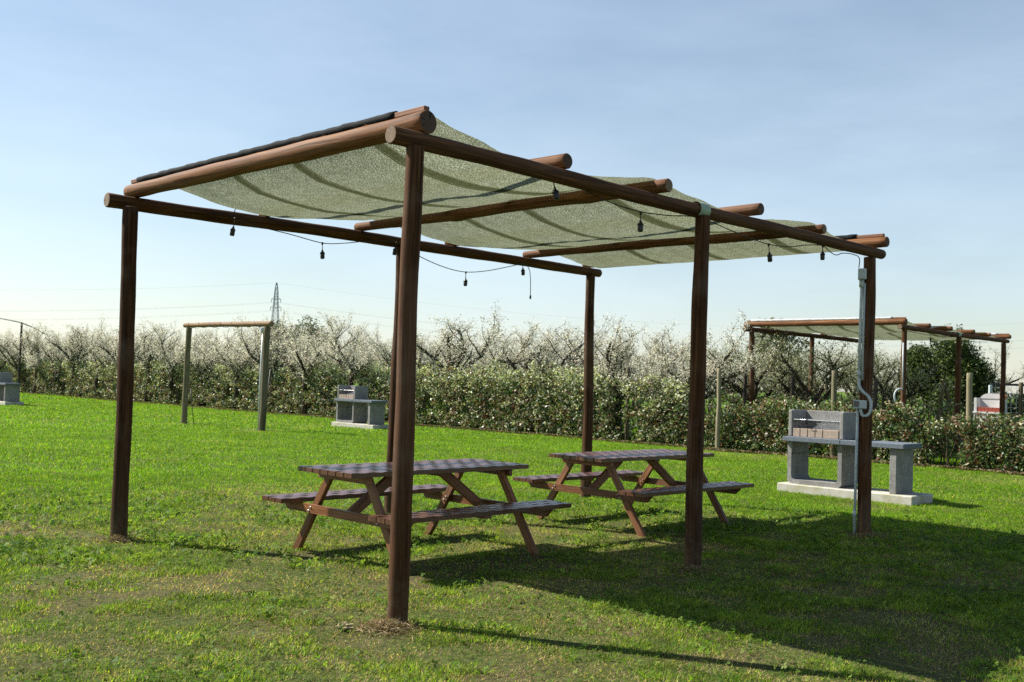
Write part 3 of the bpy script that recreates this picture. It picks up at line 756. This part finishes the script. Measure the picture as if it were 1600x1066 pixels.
def hedge(name, t0, t1, segL, H, depth, variants, nclus, per, size, wts, label, seed, hvar=None, basegap=.2, off=0.):
    root = empty(name, HED0 + HEDU*t0 + HEDN*off, HROT)
    meshes = []
    for k in range(variants):
        v, c = hedge_segment(segL, H, depth, nclus, per, size, GREENS, wts, basegap, seed+k, 1. if H > 1.8 else .3)
        v[:,1] *= -1; v[:,1] -= .12    # away from the lawn
        o = np_mesh('foliage', v, 4, M['leaf'], c, root); meshes.append(o)
        m = MB(); rr = random.Random(seed+k)
        for j in range(int(segL/.2)):
            x = rr.uniform(0,segL); y = -.12-rr.uniform(.2,depth*.8); pts = [Vector((x,y,-.05))]
            up2 = H*rr.choice((.24,.26,.29,.33))
            for q in range(4): pts.append(pts[-1] + Vector((rr.uniform(-.14,.14), rr.uniform(-.08,.08), up2)))
            m.tube(pts, [.018,.015,.011,.008,.004], 5)
        s_ = m.build('stems', M['bark'], root); meshes.append(s_)
    n = int(math.ceil((t1-t0)/segL))
    for i in range(n):
        k = i % variants
        for e in (0,1):
            src = meshes[k*2+e]
            if i < variants: o = src
            else: o = src.copy(); COL.objects.link(o); o.parent = root
            o.location = (i*segL,0,0); zsc = 1 if hvar is None else hvar(t0+(i+.5)*segL)
            o.scale = (1, 1, zsc)
    tag(root, label, 'hedge'); return root
# which way is "away": HEDU x UP sign check -> local -y is away from the lawn when HEDN.dot(rotated y) < 0
hedge('low_hedge', -8.0, 8.0, 2.0, 1.16, .75, 4, 1150, 8, .072, (3,4,3,2.2,2,1.2,1.), 'low leafy hedge with reddish leaves behind the near stone barbecue', 100, lambda t: .9 if t < 2.5 else 1., .2)
hedge('tall_hedge', 8.0, 92.0, 2.4, 1.95, .7, 5, 1900, 8, .082, (2.6,2.8,2.8,2.2,3.2,3.3,.9), 'tall leafy hedge closing the lawn from centre to the left edge', 200,
      lambda t: float(np.interp(t, [8,10,12,14,18,60,92],[.78,.88,.95,1.0,.96,.92,.90])), .05)

hedge('rear_hedge', -14., 7., 3.0, 1.5, .9, 3, 1100, 7, .11, (5,5,3,.8,.8,.8,.2), 'dark green shrub belt behind the white barbecue and the wire fence', 400, None, .1, 13.4)

# dry leaf litter along the foot of the hedges
n = 26000
tt = rng.uniform(-8,75,n); yy = np.abs(rng.normal(0,.22,n)) - .35 + .10*np.sin(tt*1.7) + .1*np.sin(tt*.6)
base = np.array(HED0)[None] + tt[:,None]*np.array(HEDU)[None] + (yy[:,None])*np.array(HEDN)[None]; base[:,2] = rng.uniform(.012,.045,n)
v = leaves(base, rng.uniform(.05,.10,n), .6, flat=.75)
o = np_mesh('leaf_litter', v, 4, M['litter'], palette(n, [(.17,.12,.075),(.11,.075,.045),(.24,.19,.12),(.07,.09,.03)], [3,3,2,1.5]).repeat(4,0)); tag(o, 'dry brown leaf litter along the foot of the hedge', 'leaf litter', None, 'stuff')

# ------------------------------------------------------------------ orchard trees
def blossom_tree(seed, dense=1.0, height=3.4, olive=False):
    r = random.Random(seed); root = empty('orchard_tree'); wood_ = MB(); spots = []
    def limb(p, d, L, r0, depth):
        k = max(3, int(L/.16)); pts = [p]; rad = [r0]; q = p.copy(); dd = d.normalized()
        for i in range(k):
            dd = (dd + Vector((r.gauss(0,.17), r.gauss(0,.12), r.gauss(.05 if depth > 1 else .03,.15)))).normalized()
            q = q + dd*(L/k); pts.append(q.copy()); rad.append(r0*(1-(.5 if depth == 1 else .6)*(i+1)/k)*r.uniform(.93,1.1))
        wood_.tube(pts, rad, 7 if depth < 2 else 5, jit=.12)
        if depth >= 1:
            for i in range(1,k+1): spots.append((pts[i], depth))
        if depth < 3:
            nb = {0:0, 1:r.randint(5,7), 2:r.randint(3,5)}[depth]
            for b in range(nb):
                i = r.randint(max(1,k//4), k); az = r.uniform(0,2*PI)
                up = r.uniform(.1,1.0) if depth == 1 else r.uniform(.35,1.5)
                nd = Vector((math.cos(az)*1.15, math.sin(az)*.6, up*.8)) + dd*.35
                limb(pts[i], nd, L*r.uniform(.35,.6) if depth == 1 else r.uniform(.25,.6), rad[i]*.55 if depth == 1 else max(.006,rad[i]*.4), depth+1)
        return pts[-1], dd
    trunkh = r.uniform(1.15,1.5)
    wood_.tube([(0,0,-.1),(r.gauss(0,.02),0,.3),(r.gauss(0,.04),r.gauss(0,.03),.7),(0,0,trunkh)], [.10,.085,.08,.088], 9, jit=.15)
    top = Vector((0,0,trunkh)); nl = r.randint(3,4); sides = [-1,1,-1,1][:nl]
    for k in range(nl):
        sg = sides[k]; el = r.uniform(.35,.8) if k < 2 else r.uniform(.9,1.9)
        limb(top - UP*r.uniform(0,.12), Vector((sg*r.uniform(.7,1.05), r.uniform(-.35,.35), el)), r.uniform(1.35,1.8)*height/3.4, r.uniform(.055,.07), 1)
    wood_.build('trunk', M['bark'], root, None, True)
    # blossoms
    n = int(7600*dense); wts_ = [1.6 if q[1] < 3 else .8 for q in spots]; wts_ = [q*r.choice((.3,.8,1.,1.6)) for q in wts_]; idx = r.choices(range(len(spots)), wts_, k=n)
    c = np.array([spots[i][0] for i in idx]) + rng.normal(size=(n,3))*np.array([.07,.07,.065])
    ok = c[:,2] > .45; c = c[ok]; n = len(c)
    v1 = leaves(c, rng.uniform(.022,.048,n), .9)
    col = palette(n, [(.80,.78,.70),(.62,.60,.50),(.38,.37,.25),(.15,.16,.07),(.14,.115,.08)], [6,4.4,2,1.4,1.2], .18)
    if olive: col = palette(n, [(.60,.60,.48),(.40,.42,.27),(.24,.28,.12),(.13,.17,.06),(.18,.15,.10)], [3,4,3,2,1.5], .2)
    np_mesh('blossom', v1, 4, M['bloom'], col.repeat(4,0), root)
    return root
TREES = [blossom_tree(300+k, [1.,1.25,.9,1.15,1.0,1.3][k], [3.3,3.5,3.2,3.6,3.4,3.5][k]) for k in range(6)] + [blossom_tree(340+k, [.5,.65,.8][k], 3.3, True) for k in range(3)]
used = set()
def plant(x, y, k, sc, rz, label, group):
    src = TREES[k]
    if k in used: o = copy_tree(src)
    else: o = src; used.add(k)
    o.location = (x,y,0); o.scale = (sc,sc,sc); o.rotation_euler = (0,0,rz)
    tag(o, label, 'tree', group); return o
front = [  # pixel-measured trees of the first row: t along the hedge, scale, label
 (17.2,1.1,'taller blossoming orchard tree with forked bare limbs above the hedge, right of the front post',0),
 (13.4,1.05,'blossoming orchard tree left of the slim rear post, wide flat crown',3),
 (10.5,1.0,'blossoming orchard tree right of the slim rear post, spreading limbs over the hedge',4),
 (8.1,.97,'blossoming orchard tree just left of the middle right post',1),
 (7.5,.92,'sparse orchard tree behind the pale stake right of the middle post',6),
 (5.75,.88,'orchard tree with long slanting limbs under the left end of the far pergola',7),
 (3.9,.80,'pruned orchard tree with short thick limbs beside the conduit post',6)]
rt = random.Random(5)
for (t,sc,lab,k) in front:
    q = HED0 + HEDU*t + HEDN*(.8 if k < 6 else 2.6); plant(q.x, q.y, k, sc, HROT + rt.choice((0,PI)) + rt.uniform(-.25,.25), lab, 'orchard trees in blossom')
t = 21.9
while t < 100:
    q = HED0 + HEDU*(t+rt.uniform(-.2,.2)) + HEDN*.3
    plant(q.x, q.y, rt.randrange(6), rt.uniform(1.02,1.16), HROT + rt.choice((0,PI)) + rt.uniform(-.3,.3), 'white flowering orchard tree rising over the tall hedge left of the front post', 'orchard trees over the tall hedge')
    t += 2.5
for row in range(1,7):
    t = -16 + row*.9 - row*3
    while t < 100:
        q = HED0 + HEDU*(t+rt.uniform(-.3,.3)) + HEDN*(2.4+4.2*row)
        skip = (q.x/q.y > .375 and q.y < 37) or (row == 1 and q.x/q.y > .33)
        if not skip: plant(q.x, q.y, rt.randrange(6) if q.x/q.y < .15 else 6+rt.randrange(3), rt.uniform(1.0,1.12) if q.x/q.y < .15 else rt.uniform(.88,1.04), HROT + rt.choice((0,PI)) + rt.uniform(-.4,.4), 'one of the pale flowering trees in the rear rows of the orchard', 'rear orchard rows')
        t += (2.6 if row < 3 else 3.2) if row < 5 else 4.5

# ------------------------------------------------------------------ other trees
def leaf_tree(name, h, w, trunk_h, nclus, per, size, cols, wts, mat, seed, shape='round'):
    r = np.random.default_rng(seed); root = empty(name)
    m = MB(); rr = random.Random(seed)
    m.tube([(0,0,-.1),(.02,0,trunk_h*.5),(0,.02,trunk_h),(0,0,h*.75)], [w*.035,w*.03,w*.026,w*.008], 8, jit=.1)
    for k in range(9):
        a = rr.uniform(0,6.28); z0 = rr.uniform(trunk_h*.8,h*.65); L = w*.38*rr.uniform(.6,1)
        p0 = Vector((0,0,z0)); p1 = p0+Vector((math.cos(a)*L*.5,math.sin(a)*L*.5,L*.35)); p2 = p0+Vector((math.cos(a)*L,math.sin(a)*L,L*.8))
        m.tube([p0,p1,p2],[w*.014,w*.010,w*.004],5)
    m.build('trunk', M['bark'], root, None, True)
    # clumps: big lobes, then leaf clusters on and in each lobe
    lob = []
    for k in range(16):
        a = r.uniform(0,2*PI); e = r.uniform(-.6,1.); rad = r.uniform(.25,.75)
        lob.append((math.cos(a)*w*.5*rad*math.sqrt(max(.1,1-e*e*.6)), math.sin(a)*w*.5*rad*math.sqrt(max(.1,1-e*e*.6)), trunk_h+(h-trunk_h)*(.5+.38*e), w*r.uniform(.13,.24)))
    lob = np.array(lob); i = r.integers(0,len(lob),nclus); d = r.normal(size=(nclus,3)); d /= np.linalg.norm(d,axis=1,keepdims=True)
    c = lob[i,:3] + d*lob[i,3:4]*(r.uniform(.3,1.12,(nclus,1))**.6)
    k = nclus*per; c = c.repeat(per,0) + r.normal(size=(k,3))*w*.022
    c = c[c[:,2] > trunk_h*.5]; n = len(c)
    v = leaves(c, r.uniform(.7,1.3,n)*size, .5)
    np_mesh('crown', v, 4, mat, palette(n, cols, wts, .3).repeat(4,0), root)
    return root
lt = leaf_tree('evergreen_tree', 3.3, 2.75, .35, 3800, 8, .085, [(.026,.050,.014),(.045,.078,.020),(.085,.12,.028),(.15,.18,.045)], [3,4,2.6,1.6], M['laurel'], 41)
lt.scale = (1.07,1.07,1.07); lt.location = (14.15,33.2,0); tag(lt, 'dense dark green rounded tree behind the far pergola', 'tree')
for (x,y,h,w,lab,sd) in ((-21.8,104.,7.1,7.,'grey green far tree standing over the orchard right of the pylon',51),
                         (20.5,78.,6.6,5.2,'hazy grey green far tree beyond the orchard under the far pergola',52)):
    ft = leaf_tree('far_tree', h, w, h*.3, 1500, 6, .26, [(.13,.15,.09),(.18,.19,.12),(.22,.22,.15),(.11,.13,.09)], [3,3,2,2], M['laurel'], sd)
    ft.location = (x,y,0); tag(ft, lab, 'tree')
# undergrowth behind the hedge, right
n = 64000; r = np.random.default_rng(9)
tt = r.uniform(-14,14,n); yy = 1.3+16*r.random(n)**1.3; z = np.abs(r.normal(0,.75,n))*(.25+1.3*fbm(tt*.5,yy*.5,3))
base = np.array(HED0)[None] + tt[:,None]*np.array(HEDU)[None] + yy[:,None]*np.array(HEDN)[None]; base[:,2] = np.minimum(z,1.35-.25*r.random(n))+.03; rt_ = base[:,0]/base[:,1]; base = base[(yy > 2.1) & ~((rt_ > .445) & (rt_ < .505) & (base[:,1] < 31))]; n = len(base)
v = leaves(base, r.uniform(.07,.15,n), .5)
o = np_mesh('undergrowth', v, 4, M['laurel'], palette(n, [(.03,.055,.018),(.05,.09,.026),(.09,.105,.05),(.19,.185,.12)], [3,3,2,2.5]).repeat(4,0)); tag(o, 'green weeds and undergrowth beneath the orchard at the right', 'undergrowth', None, 'stuff')

# ------------------------------------------------------------------ stakes
def stake(x, y, h, r, mat, label, group=None, lean=(0,0), capmat=None):
    m = MB(); log(m, (0,0,-.15), (lean[0],lean[1],h), r, r*.93, 14, .006, .15, capmi=1)
    o = m.build('wooden_stake', [mat, capmat or M['log_end_pale']], None, None, True); o.location = (x,y,0); tag(o, label, 'stake', group); return o
for k, (t, lab) in enumerate(((1.19,'thick pale stake in the low hedge just left of the white barbecue'), (4.14,'thick pale stake in the low hedge between the posts of the far pergola'), (6.9,'tall pale stake standing at the hedge right of the middle post'),
        (9.95,'stake half covered by hedge leaves right of the slim rear post'), (13.0,'greyish stake in the tall hedge left of the slim rear post'), (16.05,'brown stake in the tall hedge right of the front post'))):
    q = HED0 + HEDU*t + HEDN*(.06 if k == 2 else .45); stake(q.x, q.y, 1.95, .063 if k < 2 else .054, M['stake_pale'] if k < 3 else M['log_grey'], lab, 'stakes along the hedge')
for t in (22.15,25.2,28.25,31.3,34.35,37.4,40.45):
    q = HED0 + HEDU*t + HEDN*.5; stake(q.x, q.y, 1.9, .05, M['log_grey'], 'one of the brown stakes buried in the tall hedge left of the front post', 'stakes buried in the tall hedge')
for (px, ytop, d, lab) in ((1166,581,26.5,'dark thin stake beside the left leg of the far pergola'), (1240,587,25.6,'short dark stake between two left posts of the far pergola'), (1370,593,24.2,'dark stake just right of the conduit post'), (1425,595,24.6,'brown stake right beside the front post of the far pergola'), (1597,598,24.,'grey stake at the right edge of the photo')):
    x = (px-800)/1589*d; hor = 595+ (px-800)*.032; h = 1.5+(hor-ytop)/1589*d
    stake(x, d, h, .052, M['stake_dark'] if px < 1400 else M['log_grey'], lab, 'orchard stakes')
# A-frame strut
a = Vector((11.75,27.6,0))
m = MB(); log(m, (-.30,0,-.1), (0,0,1.86), .055,.05,12); log(m, (.62,.1,-.1), (.02,.06,1.84), .055,.05,12); log(m, (.0,.3,-.1),(.0,.10,1.8),.05,.045,12)
o = m.build('strut_frame', [M['log_grey'],M['log_end_pale']], None, None, True); o.location = a; tag(o, 'leaning braced poles forming a peak behind the far pergola', 'strut')

# wire fence with dark rail at far right
def wire_fence():
    root = empty('wire_fence', (14.9,31.6,0)); u = Vector((.97,-.22,0)).normalized(); L = 7.
    m = MB(); m.beam((0,0,1.86), u*L+UP*1.86, .07, .05, UP, .004); m.build('top_rail', M['dark_metal'], root)
    for k in range(4):
        q = u*(L*k/3); m = MB(); m.box(q+UP*.9, (.045,.045,.93), None, .006); m.build('fence_post', M['white_stone'] if k % 2 else M['pvc'], root)
    m = MB()
    for k in range(48): m.tube([u*(L*k/47)+UP*.05, u*(L*k/47)+UP*1.83], .004, 4)
    for k in range(12): m.tube([UP*(.1+.15*k), u*L+UP*(.1+.15*k)], .004, 4)
    m.build('wire_mesh', M['steel'], root); return root
tag(wire_fence(), 'wire mesh fence with dark top rail behind the white barbecue', 'fence')

# small white conduit loop on the far pergola's front post
c0 = Vector((8.76-.06,22.69-.10,1.42)); m = MB()
m.tube([c0+Vector((.0+.13*math.cos(a)-.05,0,.17*math.sin(a))) for a in np.linspace(1.2,5.2,26)], .02, 8); m.tube([c0+Vector((0,0,.16)), c0+Vector((.0,0,1.2))], .016, 8)
o = m.build('conduit_pipe', M['pvc'], None, c0, True); tag(o, 'pale looped conduit on the front post of the far pergola', 'conduit')

# black netting cable over the orchard at the far left
m = MB(); q0 = Vector((-26.6,55.,0))
m.tube([Vector((-8,3,4.15)), Vector((-4,1.5,4.35)), Vector((-2,.8,4.1)), Vector((0,0,3.78)), Vector((.8,-.1,3.5)), Vector((1.5,-.2,3.15))], .03, 8); 
o = m.build('draped_cable', M['cable'], None, None, True); o.location = q0; tag(o, 'black cable sagging over the orchard at the left edge', 'cable')
stake(q0.x, q0.y+.1, 3.8, .06, M['stake_dark'], 'tall dark stake holding the black cable at far left')

# ------------------------------------------------------------------ pylon and wires
def pylon():
    root = empty('pylon', (-98.6,422,0)); m = MB(); H = 39.; C4 = [(-1,-1),(1,-1),(1,1),(-1,1)]
    def wid(z): return float(np.interp(z,[0,20,30,36,39],[3.4,1.5,.85,.6,.15]))
    zs = [0,5,9.5,13.5,17,20,22.6,25,27.2,29.3,31.3,33.2,35,37,39]
    for a in range(4):
        for i in range(len(zs)-1):
            w0, w1 = wid(zs[i]), wid(zs[i+1]); p0 = Vector((C4[a][0]*w0,C4[a][1]*w0,zs[i])); p1 = Vector((C4[a][0]*w1,C4[a][1]*w1,zs[i+1]))
            m.tube([p0,p1], .12, 5); b = (a+1) % 4
            r0 = Vector((C4[b][0]*w0,C4[b][1]*w0,zs[i])); r1 = Vector((C4[b][0]*w1,C4[b][1]*w1,zs[i+1]))
            m.tube([p0,r1], .06, 4); m.tube([r0,p1], .06, 4); m.tube([p1,r1], .05, 4)
    m.build('tower', M['pylon'], root)
    for z, hw in ((32.,1.9),(28.6,2.2)):
        m = MB()
        for sg in (-1,1):
            for dy in (-.5,.5): m.tube([Vector((0,dy,z)), Vector((sg*hw,0,z+.1))], .09, 4)
            m.tube([Vector((0,0,z+1.5)), Vector((sg*hw,0,z+.1))], .08, 4)
            m.tube([Vector((sg*hw,0,z+.1)), Vector((sg*hw,0,z-1.3))], .12, 5)
        m.build('cross_arm', M['pylon'], root)
    return root
tag(pylon(), 'lattice electricity pylon on the horizon above the goal frame', 'pylon')
pb = Vector((-98.6,422,0))
k = 0
for z, hw, labs in ((39.,0,('topmost thin power line',)), (30.8,1.9,('middle near power line','middle far power line')), (27.4,2.2,('lower near power line','lower far power line'))):
    for i, lb in enumerate(labs):
        a = pb + Vector(((-hw if i == 0 else hw),0,z)); 
        for dirn, end, word in ((-1, Vector((-420,330,z-2)), 'left'), (1, Vector((250,470,z-2)), 'right')):
            e = end + Vector((0,(0 if i == 0 else 7),0)); pts = []
            for q in np.linspace(0,1,40): pts.append(a.lerp(e,q) - UP*(9.5*4*q*(1-q)) - a)
            m = MB(); m.tube(pts, .024, 4); o = m.build('power_line', M['wire'], None, None); o.location = a
            tag(o, lb + ' running from the pylon to the ' + word, 'power line', 'power lines')

# ------------------------------------------------------------------ ground
gm = MB()
xs = [-900,-60,-30,-14,-8,-4,0,4,8,14,30,60,900]; ys = [-60,0,4,8,12,16,22,32,60,120,1600]
for y in ys:
    for x in xs: gm.v.append(Vector((x,y,0)))
for i in range(len(ys)-1):
    for j in range(len(xs)-1):
        a = i*len(xs)+j; gm.face([a,a+1,a+len(xs)+1,a+len(xs)],[(0,0)]*4)
tag(gm.build('lawn', M['lawn']), None, None, None, 'structure')

# ------------------------------------------------------------------ grass
DRY = [(-.70,6.05,.30,1.2),(-.95,5.98,.22,1.),(1.52,8.40,.35,1.),(3.75,10.65,.4,.8),(-3.37,8.87,.34,.9),(.20,6.65,.55,.7),(.55,6.5,.5,.55),(1.9,8.2,.6,.8),(1.1,8.5,.5,.6),(2.7,8.7,.7,.6),
       (-2.1,9.4,.7,.8),(-2.8,9.9,.6,.7),(-1.4,5.7,.5,.6),(-2.1,6.0,.6,.5),(-4.3,9.4,.8,.7),(-1.2,8.0,.6,.5),(-.2,9.2,.6,.6),(.4,10.2,.7,.6),(2.3,11.7,.6,.7),(4.9,13.3,.5,.7),(1.0,9.3,.5,.5),(-6.4,26.2,.5,1.),(-9.1,28.4,.5,.8),(-.3,5.6,.4,.45)]
def dryness(x, y):
    d = np.hypot(x,y)
    near = sstep(13.5,9.0,d)
    n = .45*fbm(x*.75+3, y*1.1+8, 21, 4) + .55*fbm(x*2.6+1, y*3.4, 23, 4)
    v = near*sstep(.455,.605,n)*1.0 + near*.08
    for (a,b,r,w) in DRY: v = np.maximum(v, w*np.exp(-(((x-a)**2+(y-b)**2)/r**2)*(.7+.6*vnoise(x*5,y*5,4))))
    far = sstep(.60,.78,fbm(x*.35, y*.5, 33, 3))*.45
    right = sstep(-.5,4.0,x-.2*y)            # lusher clover towards the lower right
    return np.clip(np.maximum(v*(1-.45*right), far), 0, 1)
def grass_band(d0, d1, dens, h, w, seed, spread=.66):
    r = np.random.default_rng(seed)
    area = spread*(d1**2-d0**2); n = int(area*dens)
    d = np.sqrt(r.uniform(d0**2,d1**2,n)); th = r.uniform(-spread,spread,n); x = d*np.sin(th); y = d*np.cos(th)
    dn = (x-HED0.x)*HEDN.x + (y-HED0.y)*HEDN.y
    dry = dryness(x,y)
    tuft = fbm(x*4.2, y*4.2, 5, 3); fine = vnoise(x*9, y*9, 6)
    keep = r.random(n) < np.clip(1.05 - .45*dry + (tuft-.5)*.6, .15, 1)
    x,y,dry,tuft,fine,dn = [q[keep] for q in (x,y,dry,tuft,fine,dn)]; n = len(x)
    hh = h*(.42+1.7*np.clip(tuft-.3,0,1)+.45*fine)*r.uniform(.55,1.25,n)*(1-.35*dry); hh = np.where(dn > .6, hh*2.2, hh)
    az = r.uniform(0,2*PI,n); ln = np.abs(r.normal(0,.8,n))*hh + .25*hh; wa = az + PI/2 + r.normal(0,.5,n)
    st = r.random(n) < .05 + .70*dry; hh = np.where(st, hh*.6, hh); ln = np.where(st, r.uniform(.012,.035,n), ln)
    tip = np.stack([x+np.cos(az)*ln, y+np.sin(az)*ln, hh],1); ww = w*r.uniform(.6,1.4,n)
    s = np.stack([np.cos(wa)*ww*.5, np.sin(wa)*ww*.5, 0*x],1); b = np.stack([x,y,0*x-.004],1)
    v = np.stack([b-s, b+s, tip],1).reshape(-1,3)
    g = np.array([[.065,.150,.014]]) + (r.random((n,1))**1.5*.7 + .5*tuft[:,None])*np.array([[.17,.19,.02]])
    lush = sstep(9.5,14,np.hypot(x,y))[:,None]; g = g*(1-lush) + lush*(g*np.array([[.80,.98,.30]]))
    yel = r.random(n) < .10+.25*dry; g[yel] = np.array([.33,.35,.07])*(.7+.6*r.random((yel.sum(),1)))
    g[st] = np.array([.46,.345,.185])*(.35+.95*r.random((st.sum(),1)))
    patch = (.45+1.1*fbm(x*5.5+9,y*5.5,71,3))[:,None]; pl = (.72+.74*fbm(x*1.1+5,y*1.6,81,4))[:,None]*np.array([[1.,1.,1.]]) + np.array([[.12,0,0]])*(fbm(x*.5,y*.7,91,3)[:,None]-.5); g = g*(lush*pl+(1-lush)*patch)
    g *= (1+r.uniform(-.45,.45,(n,1))*(1-.4*lush))
    return v, g.repeat(3,0)
VS = []; CS = []
for a in ((4.0,7.0,9000,.027,.0062,1),(7.0,10.5,6200,.028,.0072,2),(10.5,16,3000,.030,.009,3),(16,27,1100,.036,.013,4),(27,48,330,.045,.024,5),(48,80,100,.05,.05,6)):
    v, c = grass_band(*a); VS.append(v); CS.append(c)
go = np_mesh('grass', np.concatenate(VS), 3, M['grass'], np.concatenate(CS)); tag(go, 'short mown lawn grass with dry straw patches', 'grass', None, 'stuff')
# clover and small broad weeds
def clover(n, d0, d1, seed):
    r = np.random.default_rng(seed); d = np.sqrt(r.uniform(d0**2,d1**2,n*3)); th = r.uniform(-.64,.64,n*3); x = d*np.sin(th); y = d*np.cos(th)
    dens = sstep(.42,.66, fbm(x*2.3,y*2.3,44,4) + .10*sstep(-.5,3.5,x-.1*y)); k = r.random(n*3) < (.12+.88*dens)*(1-.8*dryness(x,y))*sstep(14.5,8.5,d); x = x[k][:n]; y = y[k][:n]; dd = d[k][:n]; n = len(x)
    z = r.uniform(.012,.045,n); V = []; C = []
    col = palette(n, [(.07,.15,.018),(.12,.21,.026),(.19,.26,.045)], [3,4,2], .3); a0 = r.uniform(0,2*PI,n); sz = r.uniform(.008,.018,n)*np.clip(dd/7,.9,1.6)
    tl = r.normal(0,.5,(n,2))
    for j in range(3):
        a = a0+j*2.094; ca, sa = np.cos(a), np.sin(a)
        e = np.stack([ca,sa,ca*tl[:,0]+sa*tl[:,1]],1); s = np.stack([-sa,ca,-sa*tl[:,0]+ca*tl[:,1]],1); b = np.stack([x,y,z],1); up_ = np.array([[0,0,1.]])*sz[:,None]*.2
        V.append(np.stack([b, b+e*sz[:,None]*.7+s*sz[:,None]*.55+up_, b+e*sz[:,None]*1.2, b+e*sz[:,None]*.7-s*sz[:,None]*.55+up_],1)); C.append(col)
    return np.concatenate(V).reshape(-1,3), np.concatenate(C).repeat(4,0)
v, c = clover(26000,4.0,15,77); o = np_mesh('clover', v, 4, M['grass'], c); tag(o, 'low clover and weeds among the near grass', 'clover', None, 'stuff')
# straw heaps at the post feet
n = 2600; r = np.random.default_rng(12); pos = []
for (cx_,cy_,rad,num,hz) in ((-.69,6.08,.17,1100,.05),(1.53,8.33,.16,500,.03),(-3.35,8.85,.15,450,.05),(3.74,10.6,.2,400,.03)):
    a = r.uniform(0,2*PI,num); q = np.abs(r.normal(0,.6,num))*rad; pos.append(np.stack([cx_+q*np.cos(a), cy_+q*np.sin(a), hz*np.exp(-(q/rad)**2)*r.uniform(.2,1,num)+.008],1))
pos = np.concatenate(pos); n = len(pos)
v = leaves(pos, r.uniform(.04,.09,n), .075, flat=.55)
o = np_mesh('straw', v, 4, M['litter'], palette(n, [(.26,.19,.11),(.17,.12,.07),(.34,.27,.16)], [3,2,1.5]).repeat(4,0)); tag(o, 'dry straw heaped at the feet of the pergola posts', 'straw', None, 'stuff')
# pale broken clod beside the front post
bm = bmesh.new(); bmesh.ops.create_icosphere(bm, subdivisions=3, radius=1)
for q in bm.verts:
    f_ = .75+.5*math.sin(q.co.x*5+1)*math.sin(q.co.y*4)*math.sin(q.co.z*6+2)+.12*random.random(); q.co = Vector((q.co.x*.055*f_, q.co.y*.035*f_, q.co.z*.025*f_))
me = bpy.data.meshes.new('clod'); bm.to_mesh(me); bm.free(); me.materials.append(M['clod']); o = bpy.data.objects.new('clod', me); COL.objects.link(o); o.location = (-.93,6.03,.025)
tag(o, 'pale yellowish clod lying left of the front post foot', 'clod')

# ------------------------------------------------------------------ sky and sun
w = bpy.data.worlds.new('World'); S.world = w; w.use_nodes = True; nt = w.node_tree; N = nt.nodes; L = nt.links
bg = N['Background']; sky = N.new('ShaderNodeTexSky'); sky.sky_type = 'NISHITA'; sky.sun_disc = False
EL = math.asin(SUN.z); AZ = math.atan2(SUN.x, SUN.y)
sky.sun_elevation = EL; sky.sun_rotation = AZ; sky.air_density = 1.15; sky.dust_density = .4; sky.ozone_density = 1.1; sky.altitude = 0
tc = N.new('ShaderNodeTexCoord'); mp = N.new('ShaderNodeMapping'); mp.inputs['Scale'].default_value = (1.2,1.2,4.5); mp.inputs['Rotation'].default_value = (0.1,.25,.4); L.new(tc.outputs['Generated'], mp.inputs['Vector'])
cn = noise(nt, mp.outputs[0], 1.7, 6, .55); cr = ramp(nt, cn.outputs[0], [(.32,(.18,)*3),(.78,(.44,)*3)])
sp = N.new('ShaderNodeSeparateXYZ'); L.new(tc.outputs['Generated'], sp.inputs[0])
veil = N.new('ShaderNodeMapRange'); veil.interpolation_type = 'SMOOTHSTEP'; veil.inputs['From Min'].default_value = .62; veil.inputs['From Max'].default_value = .12; L.new(sp.outputs[2], veil.inputs['Value'])
cn2 = noise(nt, mp.outputs[0], 5.5, 7, .62); wisp = math_(nt,'ADD', cr.outputs[0], math_(nt,'MULTIPLY', math_(nt,'SUBTRACT', cn2.outputs[0], .5), .24))
L.new(mixc(nt, math_(nt,'MULTIPLY', wisp, veil.outputs[0]), sky.outputs[0], (8.0,9.4,10.7)), bg.inputs['Color']); bg.inputs['Strength'].default_value = .062
sl = bpy.data.lights.new('sun', 'SUN'); sl.energy = 5.0; sl.angle = math.radians(.5); sl.color = (1.,.95,.86)
so_ = bpy.data.objects.new('sun', sl); COL.objects.link(so_); so_.rotation_euler = SUN.to_track_quat('Z','Y').to_euler()

# ------------------------------------------------------------------ camera
PITCH, ROLL, F = .03870902, .03193229, 1588.88
fwd = Vector((0,math.cos(PITCH),math.sin(PITCH))); up = Vector((0,-math.sin(PITCH),math.cos(PITCH))); right = Vector((1,0,0))
R_ = right*math.cos(ROLL)+up*math.sin(ROLL); U_ = -right*math.sin(ROLL)+up*math.cos(ROLL)
cam = bpy.data.cameras.new('camera'); co = bpy.data.objects.new('camera', cam); COL.objects.link(co)
mt = Matrix((( R_.x,U_.x,-fwd.x,0),(R_.y,U_.y,-fwd.y,0),(R_.z,U_.z,-fwd.z,1.5),(0,0,0,1))); co.matrix_world = mt
cam.sensor_width = 36; cam.lens = F/1600*36; cam.clip_start = .05; cam.clip_end = 3000
cam.dof.use_dof = True; cam.dof.focus_distance = 7.6; cam.dof.aperture_fstop = 5.6
S.camera = co
S.view_settings.view_transform = 'Standard'; S.view_settings.look = 'None'; S.view_settings.exposure = 1.0; S.view_settings.gamma = 1

S.cycles.use_denoising = False
